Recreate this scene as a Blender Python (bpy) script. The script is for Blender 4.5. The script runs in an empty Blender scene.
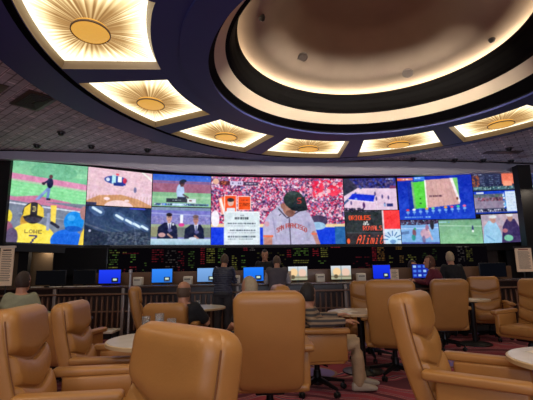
import bpy, bmesh, math, random
import numpy as np
from mathutils import Vector, Matrix, Euler, noise
PI = math.pi
rnd = random.Random(7)
sc = bpy.context.scene
COL = sc.collection

# ------------------------------------------------------------------ materials
def lin(c):
    return tuple(((v/255)/12.92 if v/255 <= .04045 else ((v/255+.055)/1.055)**2.4) for v in c[:3])

def mat(name, rgb, rough=.6, metal=0, bump=0, bscale=60, vary=0, vscale=3, emit=0, trans=0, spec=.5, coat=0):
    m = bpy.data.materials.new(name); m.use_nodes = True
    nt = m.node_tree; b = nt.nodes['Principled BSDF']
    c = lin(rgb)
    b.inputs['Base Color'].default_value = (*c, 1)
    b.inputs['Roughness'].default_value = rough
    b.inputs['Metallic'].default_value = metal
    b.inputs['Specular IOR Level'].default_value = spec
    b.inputs['Coat Weight'].default_value = coat
    if trans: b.inputs['Transmission Weight'].default_value = trans; b.inputs['IOR'].default_value = 1.3
    tc = nt.nodes.new('ShaderNodeTexCoord')
    if vary:
        n = nt.nodes.new('ShaderNodeTexNoise'); n.inputs['Scale'].default_value = vscale; n.inputs['Detail'].default_value = 4
        nt.links.new(tc.outputs['Object'], n.inputs['Vector'])
        mx = nt.nodes.new('ShaderNodeMix'); mx.data_type = 'RGBA'
        mx.inputs[6].default_value = (*[v*(1-vary) for v in c], 1)
        mx.inputs[7].default_value = (*[min(1, v*(1+vary)) for v in c], 1)
        nt.links.new(n.outputs['Fac'], mx.inputs[0]); nt.links.new(mx.outputs[2], b.inputs['Base Color'])
    if bump:
        n = nt.nodes.new('ShaderNodeTexNoise'); n.inputs['Scale'].default_value = bscale; n.inputs['Detail'].default_value = 5
        nt.links.new(tc.outputs['Object'], n.inputs['Vector'])
        bp = nt.nodes.new('ShaderNodeBump'); bp.inputs['Strength'].default_value = bump; bp.inputs['Distance'].default_value = .01
        nt.links.new(n.outputs['Fac'], bp.inputs['Height']); nt.links.new(bp.outputs['Normal'], b.inputs['Normal'])
    if emit:
        b.inputs['Emission Color'].default_value = (*c, 1); b.inputs['Emission Strength'].default_value = emit
    return m

M = {}
M['leather'] = mat('tan_leather', (172, 120, 62), .38, bump=.08, bscale=90, vary=.12, vscale=5, spec=.45)
M['leather_low'] = mat('tan_leather_low_chair', (160, 112, 64), .5, bump=.08, bscale=90, vary=.12, vscale=5)
M['seam'] = mat('leather_seam', (120, 74, 34), .6)
M['black'] = mat('black_metal', (18, 18, 19), .4, .3)
M['rubber'] = mat('black_plastic', (14, 14, 15), .5)
M['grey'] = mat('grey_plastic', (60, 58, 58), .5)
M['marble'] = mat('pale_marble', (226, 214, 192), .25, vary=.15, vscale=9, coat=.3)
M['marble_edge'] = mat('table_rim', (196, 166, 122), .4)
M['wood'] = mat('dark_wood', (44, 28, 20), .35, vary=.3, vscale=6)
M['slat'] = mat('brown_slat', (122, 90, 68), .4, vary=.2)
M['countertop'] = mat('stone_countertop', (88, 72, 62), .25, vary=.3, vscale=14)
M['dark'] = mat('dark_paint', (16, 14, 15), .6)
M['darkpanel'] = mat('black_panel', (10, 9, 10), .35)
M['tanwall'] = mat('tan_wall', (104, 84, 60), .7, vary=.15, vscale=2)
M['wallbrown'] = mat('brown_wall', (58, 44, 36), .7, vary=.15, vscale=2)
M['blue'] = mat('navy_ceiling_paint', (58, 62, 120), .55, vary=.08, vscale=1.2)
M['blackring'] = mat('black_reveal', (10, 8, 7), .8, spec=.1)
M['cream'] = mat('cream_plaster', (206, 188, 164), .6, vary=.05)
M['dome'] = mat('metallic_dome_paint', (168, 150, 132), .55, vary=.12, vscale=2.5)
M['fascia'] = mat('grey_fascia', (180, 176, 190), .5, vary=.06, vscale=2)
M['ventm'] = mat('vent_bronze', (74, 54, 48), .5)
M['steel'] = mat('brushed_steel', (178, 176, 176), .4, .25)
M['chrome'] = mat('satin_post', (140, 130, 122), .4, .25)
M['goldtrim'] = mat('gold_trim', (160, 138, 104), .4, .2)
M['paper'] = mat('paper', (225, 215, 195), .8)
M['creampost'] = mat('cream_poster', (244, 220, 186), .8)
M['ink'] = mat('ink', (60, 50, 45), .8)
M['redink'] = mat('red_ink', (150, 40, 35), .8)
M['glass'] = mat('clear_glass', (235, 238, 240), .04, trans=.9)
M['ice'] = mat('drink', (200, 190, 175), .2, trans=.6)
M['skin'] = mat('skin', (186, 132, 102), .55, vary=.06, vscale=8)
M['lips'] = mat('lips', (150, 84, 74), .5)
M['eye'] = mat('eye', (30, 22, 20), .2)
for k, c in dict(sage=(140, 140, 112), blackc=(20, 20, 24), navy=(38, 42, 62), grey_vest=(84, 78, 84), pale=(170, 166, 168),
                 khaki=(176, 150, 116), charcoal=(50, 50, 54), maroon=(96, 26, 42), jeans=(48, 54, 74), olive=(66, 62, 48),
                 shoe=(168, 156, 140), darkshoe=(28, 24, 22)).items():
    M[k] = mat('cloth_'+k, c, .85, bump=.5, bscale=40, vary=.12, vscale=12)
for k, c in dict(brown=(52, 36, 26), dark=(26, 20, 18), greyhair=(176, 156, 124), greybrown=(86, 66, 50), auburn=(90, 52, 34)).items():
    M['hair_'+k] = mat('hair_'+k, c, .6, bump=.8, bscale=120, vary=.25, vscale=30)

def striped():
    m = mat('striped_knit', (96, 84, 72), .9, bump=.4, bscale=60)
    nt = m.node_tree; tc = nt.nodes.new('ShaderNodeTexCoord'); w = nt.nodes.new('ShaderNodeTexWave')
    w.bands_direction = 'Z'; w.inputs['Scale'].default_value = 6.5; w.inputs['Distortion'].default_value = .6
    r = nt.nodes.new('ShaderNodeValToRGB'); r.color_ramp.elements[0].color = (*lin((66, 62, 64)), 1); r.color_ramp.elements[1].color = (*lin((150, 128, 104)), 1)
    r.color_ramp.elements[0].position = .35; r.color_ramp.elements[1].position = .65
    nt.links.new(tc.outputs['Object'], w.inputs['Vector']); nt.links.new(w.outputs['Fac'], r.inputs['Fac'])
    nt.links.new(r.outputs['Color'], nt.nodes['Principled BSDF'].inputs['Base Color'])
    return m
M['stripes'] = striped()

def puffer():
    m = mat('navy_puffer', (46, 50, 70), .5)
    nt = m.node_tree; tc = nt.nodes.new('ShaderNodeTexCoord'); w = nt.nodes.new('ShaderNodeTexWave'); w.bands_direction = 'Z'
    w.inputs['Scale'].default_value = 7; w.inputs['Distortion'].default_value = .3
    bp = nt.nodes.new('ShaderNodeBump'); bp.inputs['Strength'].default_value = .5; bp.inputs['Distance'].default_value = .015
    nt.links.new(tc.outputs['Object'], w.inputs['Vector']); nt.links.new(w.outputs['Fac'], bp.inputs['Height'])
    nt.links.new(bp.outputs['Normal'], nt.nodes['Principled BSDF'].inputs['Normal'])
    return m
M['puffer'] = puffer()

def ceiling_tiles():
    m = mat('acoustic_tiles', (128, 116, 116), .7)
    nt = m.node_tree; L = nt.links.new
    tc = nt.nodes.new('ShaderNodeTexCoord'); mp = nt.nodes.new('ShaderNodeMapping'); mp.inputs['Rotation'].default_value = (0, 0, math.radians(38))
    L(tc.outputs['Object'], mp.inputs['Vector'])
    def brick(w, h, mortar, c1, c2, cm, off=0):
        b = nt.nodes.new('ShaderNodeTexBrick'); b.offset = off; b.inputs['Scale'].default_value = 1
        b.inputs['Brick Width'].default_value = w; b.inputs['Row Height'].default_value = h; b.inputs['Mortar Size'].default_value = mortar
        b.inputs['Mortar Smooth'].default_value = .1
        b.inputs['Color1'].default_value = c1; b.inputs['Color2'].default_value = c2; b.inputs['Mortar'].default_value = cm
        L(mp.outputs['Vector'], b.inputs['Vector']); return b
    a = brick(.62, .40, .020, (1, 1, 1, 1), (.82, .82, .84, 1), (1.7, 1.6, 1.55, 1))
    b = brick(.31, .1333, .012, (1, 1, 1, 1), (.86, .86, .86, 1), (.34, .33, .34, 1), .5)
    mu = nt.nodes.new('ShaderNodeMix'); mu.data_type = 'RGBA'; mu.blend_type = 'MULTIPLY'; mu.inputs[0].default_value = 1
    L(a.outputs['Color'], mu.inputs[6]); L(b.outputs['Color'], mu.inputs[7])
    mu2 = nt.nodes.new('ShaderNodeMix'); mu2.data_type = 'RGBA'; mu2.blend_type = 'MULTIPLY'; mu2.inputs[0].default_value = 1
    L(mu.outputs[2], mu2.inputs[6]); mu2.inputs[7].default_value = (*lin((208, 208, 214)), 1)
    L(mu2.outputs[2], nt.nodes['Principled BSDF'].inputs['Base Color'])
    return m
M['tiles'] = ceiling_tiles()

def carpet():
    m = mat('patterned_carpet', (90, 20, 28), .95)
    nt = m.node_tree; L = nt.links.new; N = nt.nodes.new
    tc = N('ShaderNodeTexCoord')
    ns = N('ShaderNodeTexNoise'); ns.inputs['Scale'].default_value = .9; ns.inputs['Detail'].default_value = 1.5
    L(tc.outputs['Object'], ns.inputs['Vector'])
    add = N('ShaderNodeVectorMath'); add.operation = 'MULTIPLY_ADD'; add.inputs[1].default_value = (1.6, 1.6, 1.6)
    L(ns.outputs['Color'], add.inputs[0]); L(tc.outputs['Object'], add.inputs[2])
    w = N('ShaderNodeTexWave'); w.wave_type = 'RINGS'; w.rings_direction = 'Z'; w.inputs['Scale'].default_value = .55; w.inputs['Distortion'].default_value = 3; w.inputs['Detail'].default_value = 1; w.inputs['Detail Scale'].default_value = 1.2
    L(add.outputs[0], w.inputs['Vector'])
    r = N('ShaderNodeValToRGB'); cr = r.color_ramp; cr.interpolation = 'CONSTANT'
    stops = [(0, (92, 36, 48)), (.16, (156, 66, 80)), (.30, (196, 166, 146)), (.345, (112, 44, 58)), (.5, (190, 84, 92)), (.62, (82, 52, 84)), (.74, (186, 140, 130)), (.79, (150, 54, 66))]
    cr.elements[0].position = 0; cr.elements[0].color = (*lin(stops[0][1]), 1)
    cr.elements[1].position = stops[1][0]; cr.elements[1].color = (*lin(stops[1][1]), 1)
    for p, c in stops[2:]:
        e = cr.elements.new(p); e.color = (*lin(c), 1)
    L(w.outputs['Fac'], r.inputs['Fac'])
    v = N('ShaderNodeTexVoronoi'); v.inputs['Scale'].default_value = 1.05; v.inputs['Randomness'].default_value = .8
    L(tc.outputs['Object'], v.inputs['Vector'])
    def band(lo, hi):
        a = N('ShaderNodeMath'); a.operation = 'GREATER_THAN'; a.inputs[1].default_value = lo; L(v.outputs['Distance'], a.inputs[0])
        b = N('ShaderNodeMath'); b.operation = 'LESS_THAN'; b.inputs[1].default_value = hi; L(v.outputs['Distance'], b.inputs[0])
        c = N('ShaderNodeMath'); c.operation = 'MULTIPLY'; L(a.outputs[0], c.inputs[0]); L(b.outputs[0], c.inputs[1]); return c
    def over(prev, fac, rgb):
        x = N('ShaderNodeMix'); x.data_type = 'RGBA'; L(fac.outputs[0], x.inputs[0]); L(prev, x.inputs[6]); x.inputs[7].default_value = (*lin(rgb), 1); return x.outputs[2]
    o = over(r.outputs['Color'], band(-1, .27), (128, 112, 176))
    o = over(o, band(.27, .305), (150, 120, 96))
    v2 = N('ShaderNodeTexVoronoi'); v2.inputs['Scale'].default_value = 7; L(add.outputs[0], v2.inputs['Vector'])
    g = N('ShaderNodeMath'); g.operation = 'LESS_THAN'; g.inputs[1].default_value = .22; L(v2.outputs['Distance'], g.inputs[0])
    g2 = N('ShaderNodeMath'); g2.operation = 'GREATER_THAN'; g2.inputs[1].default_value = .58; L(ns.outputs['Fac'], g2.inputs[0])
    g3 = N('ShaderNodeMath'); g3.operation = 'MULTIPLY'; L(g.outputs[0], g3.inputs[0]); L(g2.outputs[0], g3.inputs[1])
    o = over(o, g3, (176, 128, 116))
    L(o, nt.nodes['Principled BSDF'].inputs['Base Color'])
    return m
M['carpet'] = carpet()

def emis(name, rgb, s):
    m = bpy.data.materials.new(name); m.use_nodes = True; nt = m.node_tree; nt.nodes.clear()
    e = nt.nodes.new('ShaderNodeEmission'); o = nt.nodes.new('ShaderNodeOutputMaterial')
    e.inputs['Color'].default_value = (*lin(rgb), 1); e.inputs['Strength'].default_value = s
    nt.links.new(e.outputs[0], o.inputs['Surface']); return m
def screen_mat(name, s):
    m = emis(name, (255, 255, 255), s); nt = m.node_tree
    a = nt.nodes.new('ShaderNodeAttribute'); a.attribute_name = 'picture'
    e = [n for n in nt.nodes if n.type == 'EMISSION'][0]
    nt.links.new(a.outputs['Color'], e.inputs['Color']); return m
M['screen'] = screen_mat('led_screen', 1.12)
M['board'] = screen_mat('odds_board', .9)
M['cove'] = emis('cove_strip', (255, 228, 194), 34)
M['downlight'] = emis('downlight_lens', (255, 220, 180), 6)
def pleat_mat():
    m = bpy.data.materials.new('pleated_lit_fabric'); m.use_nodes = True; nt = m.node_tree; nt.nodes.clear(); N = nt.nodes.new; L = nt.links.new
    a = N('ShaderNodeAttribute'); a.attribute_name = 'pleat'
    sep = N('ShaderNodeSeparateColor'); L(a.outputs['Color'], sep.inputs[0])
    r = N('ShaderNodeValToRGB'); cr = r.color_ramp
    for i, (p, c) in enumerate([(0, (120, 80, 44)), (.25, (182, 138, 84)), (.5, (234, 204, 146)), (.75, (255, 243, 212)), (1, (255, 251, 236))]):
        e = cr.elements[i] if i < 2 else cr.elements.new(p)
        e.position = p; e.color = (*lin(c), 1)
    L(sep.outputs[0], r.inputs['Fac'])
    mr = N('ShaderNodeMapRange'); mr.inputs['To Min'].default_value = .85; mr.inputs['To Max'].default_value = 2.3
    L(sep.outputs[1], mr.inputs['Value'])
    e = N('ShaderNodeEmission'); L(r.outputs['Color'], e.inputs['Color']); L(mr.outputs[0], e.inputs['Strength'])
    o = N('ShaderNodeOutputMaterial'); L(e.outputs[0], o.inputs['Surface']); return m
M['pleat'] = pleat_mat()
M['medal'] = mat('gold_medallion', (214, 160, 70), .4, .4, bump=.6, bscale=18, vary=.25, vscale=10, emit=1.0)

# ------------------------------------------------------------------ helpers
def obj(name, bm, m, parent=None, smooth=True, loc=None):
    me = bpy.data.meshes.new(name)
    if isinstance(bm, bmesh.types.BMesh):
        bmesh.ops.recalc_face_normals(bm, faces=bm.faces)
        bm.to_mesh(me); bm.free()
    else: me = bm
    if smooth:
        me.polygons.foreach_set('use_smooth', [True]*len(me.polygons))
        if hasattr(me, 'set_sharp_from_angle'): me.set_sharp_from_angle(angle=math.radians(38))
    for x in (m if isinstance(m, (list, tuple)) else [m]): me.materials.append(x)
    o = bpy.data.objects.new(name, me); COL.objects.link(o)
    if parent: o.parent = parent
    if loc: o.location = loc
    return o
def tag(o, label, cat, group=None):
    o['label'] = label; o['category'] = cat
    if group: o['group'] = group
    return o
def struct(name, bm, m, smooth=False):
    o = obj(name, bm, m, None, smooth); o['kind'] = 'structure'; return o
def thing(name, label, cat, loc=(0, 0, 0), rz=0, group=None):
    o = bpy.data.objects.new(name, None); COL.objects.link(o); o.empty_display_size = .1
    o.location = loc; o.rotation_euler = (0, 0, rz)
    return tag(o, label, cat, group)
def dup(root, loc, rz, label, group=None, dz=0):
    r = root.copy(); COL.objects.link(r); r.location = loc; r.rotation_euler = (0, 0, rz); r['label'] = label
    if group: r['group'] = group
    for ch in list(root.children):
        c = ch.copy(); COL.objects.link(c); c.parent = r
        if dz and ch.name.split('.')[0] not in ('leg', 'caster', 'hub'): c.location.z += dz
        for g in list(ch.children):
            d = g.copy(); COL.objects.link(d); d.parent = c
    return r
def box(bm, x0, x1, y0, y1, z0, z1, bev=0, seg=2, mi=0):
    r = bmesh.ops.create_cube(bm, size=1)
    vs = r['verts']
    for v in vs: v.co = Vector(((x0+x1)/2+v.co.x*(x1-x0), (y0+y1)/2+v.co.y*(y1-y0), (z0+z1)/2+v.co.z*(z1-z0)))
    fs = list({f for v in vs for f in v.link_faces})
    for f in fs: f.material_index = mi
    if bev:
        es = list({e for v in vs for e in v.link_edges})
        bmesh.ops.bevel(bm, geom=es, offset=bev, segments=seg, profile=.5, affect='EDGES')
def newbox(*a, **k):
    bm = bmesh.new(); box(bm, *a, **k); return bm
def loft(bm, secs, n=24, p=2, cap=True, mi=0):
    rings = []
    for c, X, Y, hw, ht in secs:
        ring = []
        for i in range(n):
            t = 2*PI*i/n; ct, st = math.cos(t), math.sin(t)
            x = hw*math.copysign(abs(ct)**(2/p), ct); y = ht*math.copysign(abs(st)**(2/p), st)
            ring.append(bm.verts.new(Vector(c)+Vector(X)*x+Vector(Y)*y))
        rings.append(ring)
    for a, b in zip(rings, rings[1:]):
        for i in range(n):
            f = bm.faces.new((a[i], a[(i+1) % n], b[(i+1) % n], b[i])); f.material_index = mi
    if cap:
        bm.faces.new(rings[0]).material_index = mi; bm.faces.new(rings[-1]).material_index = mi
def stations(P, L, r, n=10, k=4):
    """parameters 0..1 and insets with rounded ends of radius r over length L"""
    out = []
    for i in range(k+1):
        a = PI/2*i/k; out.append((r*(1-math.cos(a))/L, r*(1-math.sin(a))))
    mid = [(t, 0) for t in np.linspace(out[-1][0], 1-out[-1][0], n)[1:-1]]
    return out+mid+[(1-t, s) for t, s in reversed(out)]
def rrbox(bm, p0, p1, X, hw, ht, r, p=4, n=28):
    p0, p1, X = Vector(p0), Vector(p1), Vector(X).normalized(); d = p1-p0; L = d.length; d.normalize(); Y = d.cross(X)
    loft(bm, [(p0+d*(t*L), X, Y, hw-s, ht-s) for t, s in stations(None, L, r)], n=n, p=p)
def tube(bm, pts, r, n=8, p=2):
    pts = [Vector(q) for q in pts]; secs = []
    rr = r if isinstance(r, (list, tuple)) else [r]*len(pts)
    for i, q in enumerate(pts):
        d = (pts[min(i+1, len(pts)-1)]-pts[max(i-1, 0)]).normalized()
        h = Vector((0, 0, 1)) if abs(d.z) < .9 else Vector((1, 0, 0))
        X = d.cross(h).normalized(); secs.append((q, X, d.cross(X), rr[i], rr[i]))
    loft(bm, secs, n=n, p=p)
def lathe(bm, prof, c=(0, 0, 0), n=32, mi=0):
    c = Vector(c)
    loft(bm, [(c+Vector((0, 0, z)), (1, 0, 0), (0, 1, 0), max(r, 1e-4), max(r, 1e-4)) for r, z in prof], n=n, mi=mi)

# ------------------------------------------------------------------ camera (400 px focal length on a 533 px wide frame)
H = 1.3; PITCH = math.atan(70/400); ROLL = math.radians(1.0)
cd = bpy.data.cameras.new('camera'); cam = bpy.data.objects.new('camera', cd); COL.objects.link(cam)
cd.sensor_width = 36; cd.lens = 36*400/533; cd.clip_start = .05
fw = Vector((0, math.cos(PITCH), math.sin(PITCH))); up = Vector((0, -math.sin(PITCH), math.cos(PITCH))); ri = Vector((1, 0, 0))
cX = ri*math.cos(ROLL)-up*math.sin(ROLL); cY = ri*math.sin(ROLL)+up*math.cos(ROLL)
cam.matrix_world = Matrix(((cX.x, cY.x, -fw.x, 0), (cX.y, cY.y, -fw.y, 0), (cX.z, cY.z, -fw.z, H), (0, 0, 0, 1)))
sc.camera = cam

# ------------------------------------------------------------------ room shell
struct('floor', newbox(-12, 14, -6, 14, -.1, 0), M['carpet'])
struct('wall_left', newbox(-9.2, -9, -6, 14, 0, 4.3), M['wallbrown'])
struct('wall_right', newbox(11, 11.2, -6, 14, 0, 4.3), M['wallbrown'])
struct('wall_rear', newbox(-9.2, 11.2, -6.1, -6, 0, 4.3), M['tanwall'])
struct('wall_front', newbox(-9.2, 11.2, 13.6, 13.8, 0, 4.3), M['tanwall'])

OV = [(-180, 1.0), (-155, 1.022), (-130, 1.022), (-90, 1.0), (0, .99), (30, .99), (55, .982), (88, 1.01), (120, 1.0), (150, .985), (180, 1.0)]
def ring_pt(c, r, th, z):
    k = 1.0
    if r > 3:      # the ring is very slightly oval
        k = float(np.interp((math.degrees(th)+180) % 360-180, [a for a, _ in OV], [b for _, b in OV]))
    return Vector((c[0]+r*k*math.cos(th), c[1]+r*k*math.sin(th), z))
RC = dict(outer=((1.48, 5.56), 5.10), pout=((1.80, 5.50), 4.70), pin=((1.83, 5.52), 3.33), blin=((1.93, 5.58), 2.74),
          c1=((1.77, 5.5), 2.49), c2=((1.77, 5.5), 2.335), lip=((1.70, 5.5), 2.09))
PZ = 4.2
def band(bm, a, b, n=180, t0=0, t1=2*PI, mi=0):
    (ca, ra, za), (cb, rb, zb) = a, b
    va = [bm.verts.new(ring_pt(ca, ra, t0+(t1-t0)*i/n, za)) for i in range(n+1)]
    vb = [bm.verts.new(ring_pt(cb, rb, t0+(t1-t0)*i/n, zb)) for i in range(n+1)]
    for i in range(n):
        bm.faces.new((va[i], va[i+1], vb[i+1], vb[i])).material_index = mi
def lerpc(a, b, t):
    (ca, ra), (cb, rb) = RC[a], RC[b]
    return ((ca[0]*(1-t)+cb[0]*t, ca[1]*(1-t)+cb[1]*t), ra*(1-t)+rb*t)

# tiled ceiling with a round hole over the ring
bm = bmesh.new()
n = 120; c0, r0 = RC['outer'][0], 5.0
inner = [bm.verts.new(ring_pt(c0, r0, 2*PI*i/n, 4.3)) for i in range(n)]
def outerpt(t):
    d = Vector((math.cos(t), math.sin(t))); k = 1e9
    for lim, dd, c in ((12.9, d.x, c0[0]), (-10, d.x, c0[0]), (13.6, d.y, c0[1]), (-6.1, d.y, c0[1])):
        if abs(dd) > 1e-6 and (lim-c)/dd > 0: k = min(k, (lim-c)/dd)
    return Vector((c0[0]+d.x*k, c0[1]+d.y*k, 4.3))
outer = [bm.verts.new(outerpt(2*PI*i/n)) for i in range(n)]
for i in range(n):
    bm.faces.new((inner[i], inner[(i+1) % n], outer[(i+1) % n], outer[i]))
struct('ceiling', bm, M['tiles'])

# navy ring soffit: underside bands, panel bays left open, edge and reveals
bm = bmesh.new()
o_, po, pi_, bi = RC['outer'], RC['pout'], RC['pin'], RC['blin']
band(bm, (*o_, 4.32), (*o_, PZ)); 
g1 = lerpc('pout', 'outer', .16); g2 = lerpc('pout', 'outer', .02)
band(bm, (*o_, PZ), (*g1, PZ))
STEP = lerpc('pin', 'blin', .5); band(bm, (*pi_, PZ), (*STEP, PZ)); band(bm, (*STEP, PZ), (*STEP, PZ-.035)); band(bm, (*STEP, PZ-.035), (*bi, PZ-.035)); band(bm, (*bi, PZ-.035), (*bi, PZ))
PER = math.radians(31.3); HWID = math.radians(12.9); PC = [math.radians(101)+PER*k for k in range(-4, 7)]
edges = []
for a in PC: edges.append((a-HWID, a+HWID))
edges.sort()
for (a0, a1), (b0, b1) in zip(edges, edges[1:]+[(edges[0][0]+2*PI, edges[0][1]+2*PI)]):
    band(bm, (*g2, PZ), (*pi_, PZ), n=8 if b0-a1 < .3 else 24, t0=a1, t1=b0)
for (a0, a1) in edges: band(bm, (*g2, PZ), (*po, PZ), n=16, t0=a0, t1=a1)
struct('trim_1', bm, M['blue'], True)
bm = bmesh.new()   # black reveal groove round the panels, and inner black step
band(bm, (*g1, PZ), (*g1, PZ+.05)); band(bm, (*g1, PZ+.05), (*g2, PZ+.05)); band(bm, (*g2, PZ+.05), (*g2, PZ))
band(bm, (*bi, PZ), (*bi, PZ+.03)); band(bm, (*bi, PZ+.03), (*RC['c1'], 4.28))
struct('trim_2', bm, M['blackring'], True)
bm = bmesh.new(); band(bm, (*RC['c1'], 4.28), (*RC['c2'], 4.45)); struct('trim_3', bm, M['cream'], True)
bm = bmesh.new()
prev = (*RC['c2'], 4.45)
for t, z in ((.3, 4.455), (.5, 4.50), (.7, 4.58), (.8, 4.66), (.9, 4.70), (.97, 4.75), (1, 4.76)):
    c, r = lerpc('c2', 'lip', t); band(bm, prev, (c, r, z)); prev = (c, r, z)
band(bm, prev, (RC['lip'][0], 2.13, 4.77)); band(bm, (RC['lip'][0], 2.13, 4.77), (RC['lip'][0], 2.50, 4.68))
struct('trim_4', bm, M['blackring'], True)
bm = bmesh.new(); dc = RC['lip'][0]; 
def z_dome(r):
    k = max(0, min(1, (1.85-r)/.8)); return 4.90+.05*(1-(r/2.46)**2)+.62*k*k*(3-2*k)
prof = [(2.50, 4.68), (2.50, 4.90)]+[(r, z_dome(r)) for r in np.linspace(2.46, .001, 26)]
for a, b in zip(prof, prof[1:]): band(bm, (dc, a[0], a[1]), (dc, max(b[0], .001), b[1]))
bmesh.ops.remove_doubles(bm, verts=bm.verts, dist=.0005)
struct('ceiling', bm, M['dome'], True)
bm = bmesh.new()
band(bm, (dc, 2.30, 4.765), (dc, 2.36, 4.765)); o = obj('cove_light_strip', bm, M['cove'])
tag(o, 'warm light strip hidden in the cove around the domed ceiling', 'light')

for nm, (x, y), R_, lab, cat in (('ceiling_speaker', (.70, 6.71), .10, 'round grey speaker on the left of the lit dome edge', 'speaker'), ('ceiling_speaker', (2.70, 7.02), .10, 'round grey speaker on the right of the lit dome edge', 'speaker'),
                         ('camera_dome', (-.02, 5.32), .05, 'small black camera dome at the left of the domed ceiling', 'security camera'), ('camera_dome', (3.68, 5.93), .05, 'small black camera dome at the right of the domed ceiling', 'security camera')):
    r = math.hypot(x-dc[0], y-dc[1]); z = z_dome(r)
    t = thing(nm, lab, cat, (x, y, z-.02))
    nrm = Vector(((dc[0]-x)*.25, (dc[1]-y)*.25, -1)).normalized(); t.rotation_euler = nrm.to_track_quat('-Z', 'Y').to_euler()
    if R_ > .08:
        bm = bmesh.new(); lathe(bm, [(R_, .03), (R_, -.012), (R_*.9, -.016), (R_*.86, -.006)]); obj('rim', bm, M['chrome'], t)
        bm = bmesh.new(); lathe(bm, [(R_*.85, .02), (R_*.85, -.008), (.01, -.014)]); obj('grille', bm, M['chrome'], t)
    else:
        bm = bmesh.new(); lathe(bm, [(R_, .03), (R_, -.01), (R_*.8, -.014)]); obj('rim', bm, M['grey'], t)
        bm = bmesh.new(); lathe(bm, [(R_*.75, 0), (R_*.7, -.03), (R_*.4, -.05), (.002, -.055)]); obj('lens', bm, M['darkpanel'], t)

# gold pleated light panels
def ppt(a, f, z):      # a: angle, f: 0 inner .. 1 outer
    (ci, r_i), (co, r_o) = RC['pin'], RC['pout']
    return ring_pt((ci[0]+(co[0]-ci[0])*f, ci[1]+(co[1]-ci[1])*f), r_i+(r_o-r_i)*f, a, z)
where = {-2: 'furthest right of the row, over the right seats', -1: 'second from the right, above the blue race screen', 0: 'right of centre of the row, above the crowd screen',
         1: 'left of centre, above the batter screens', 2: 'second from the left, partly over the tiled ceiling', 3: 'largest and nearest, at the top left corner'}
where = {-2: 'rightmost of the six, cut off by the photo edge', -1: 'second from the right of the six', 0: 'third from the right of the six',
         1: 'third from the left of the six', 2: 'second from the left of the six', 3: 'largest, in the top left corner'}
for k, ac in enumerate(PC):
    kk = k-4
    lab = 'lit gold pleated ceiling panel, ' + where.get(kk, 'out of the photo behind the seats')
    ctr = ppt(ac, .5, PZ)
    t = thing('ceiling_light', lab, 'ceiling light', ctr, 0, 'gold pleated panels around the navy ring')
    # border path
    a0, a1 = ac-HWID, ac+HWID
    def border(ins, z, n=24):
        pts = []
        da = ins/4.0; df = ins/1.37
        A0, A1, F0, F1 = a0+da, a1-da, df, 1-df
        for i in range(n): pts.append(ppt(A0+(A1-A0)*i/n, F1, z))
        for i in range(n//2): pts.append(ppt(A1, F1+(F0-F1)*i/(n//2), z))
        for i in range(n): pts.append(ppt(A1+(A0-A1)*i/n, F0, z))
        for i in range(n//2): pts.append(ppt(A0, F0+(F1-F0)*i/(n//2), z))
        return [p-ctr for p in pts]
    bm = bmesh.new(); rings = []
    for ins, z in ((0, PZ), (.01, PZ+.03), (.05, PZ+.09), (.05, PZ+.12)):
        rings.append([bm.verts.new(p) for p in border(ins, z)])
    for a, b in zip(rings, rings[1:]):
        for i in range(len(a)): bm.faces.new((a[i], a[(i+1) % len(a)], b[(i+1) % len(b)], b[i]))
    obj('frame', bm, M['goldtrim'], t)
    # pleated diffuser
    NB = 240
    bp = border(.05, PZ+.10, 80); NB = len(bp)
    # medallion frame axes
    tang = Vector((-math.sin(ac), math.cos(ac), 0)); rad = Vector((math.cos(ac), math.sin(ac), 0)); RM = (.25, .22)
    me = bpy.data.meshes.new('diffuser'); V = []; F_ = []; Cc = []; NR = 14
    mc = Vector((0, 0, 0))
    prs = [rnd.random() for _ in range(NB)]
    for i, p in enumerate(bp):
        q = Vector((p.x, p.y, 0)); ang = math.atan2(q.dot(rad), q.dot(tang))
        e = tang*(RM[0]*.85*math.cos(ang))+rad*(RM[1]*.85*math.sin(ang))
        pl = (i % 4)/3.0; pl = pl if pl <= .67 else .3
        for j in range(NR+1):
            f = j/NR; w = e.lerp(q, f)
            z = .035+.065*f**.7 + .012*(pl-.5)*math.sin(PI*min(1, f*1.1+.05))
            V.append((w.x, w.y, z))
            streak = (.40+.60*pl)*(.35+.65*prs[i]); contrast = max(0, min(1, 1.35-f))*.95
            g = (1-contrast)*1+contrast*streak
            dx = abs(w.dot(tang))/.95; dy = abs(w.dot(rad))/.68
            br = min(1, (dx**2.2*.85+dy**2.4*.75))
            Cc.append((min(1, .46+1.6*br)*g, min(1, .35+1.1*br)*g, 0, 1))
    for i in range(NB):
        for j in range(NR):
            a = i*(NR+1)+j; b = ((i+1) % NB)*(NR+1)+j
            F_.append((a, a+1, b+1, b))
    me.from_pydata(V, [], F_); ca = me.color_attributes.new('pleat', 'FLOAT_COLOR', 'POINT'); ca.data.foreach_set('color', np.array(Cc, dtype=np.float32).ravel())
    obj('diffuser', me, M['pleat'], t, smooth=False)
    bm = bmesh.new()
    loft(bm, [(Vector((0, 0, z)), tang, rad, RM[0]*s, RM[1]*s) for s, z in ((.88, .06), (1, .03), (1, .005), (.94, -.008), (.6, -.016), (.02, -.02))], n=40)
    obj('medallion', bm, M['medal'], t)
    bm = bmesh.new()
    loft(bm, [(Vector((0, 0, z)), tang, rad, RM[0]*s, RM[1]*s) for s, z in ((1.0, .012), (1.05, .01), (1.05, -.006), (.99, -.012))], n=40, cap=False)
    obj('rim', bm, M['goldtrim'], t)

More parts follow.
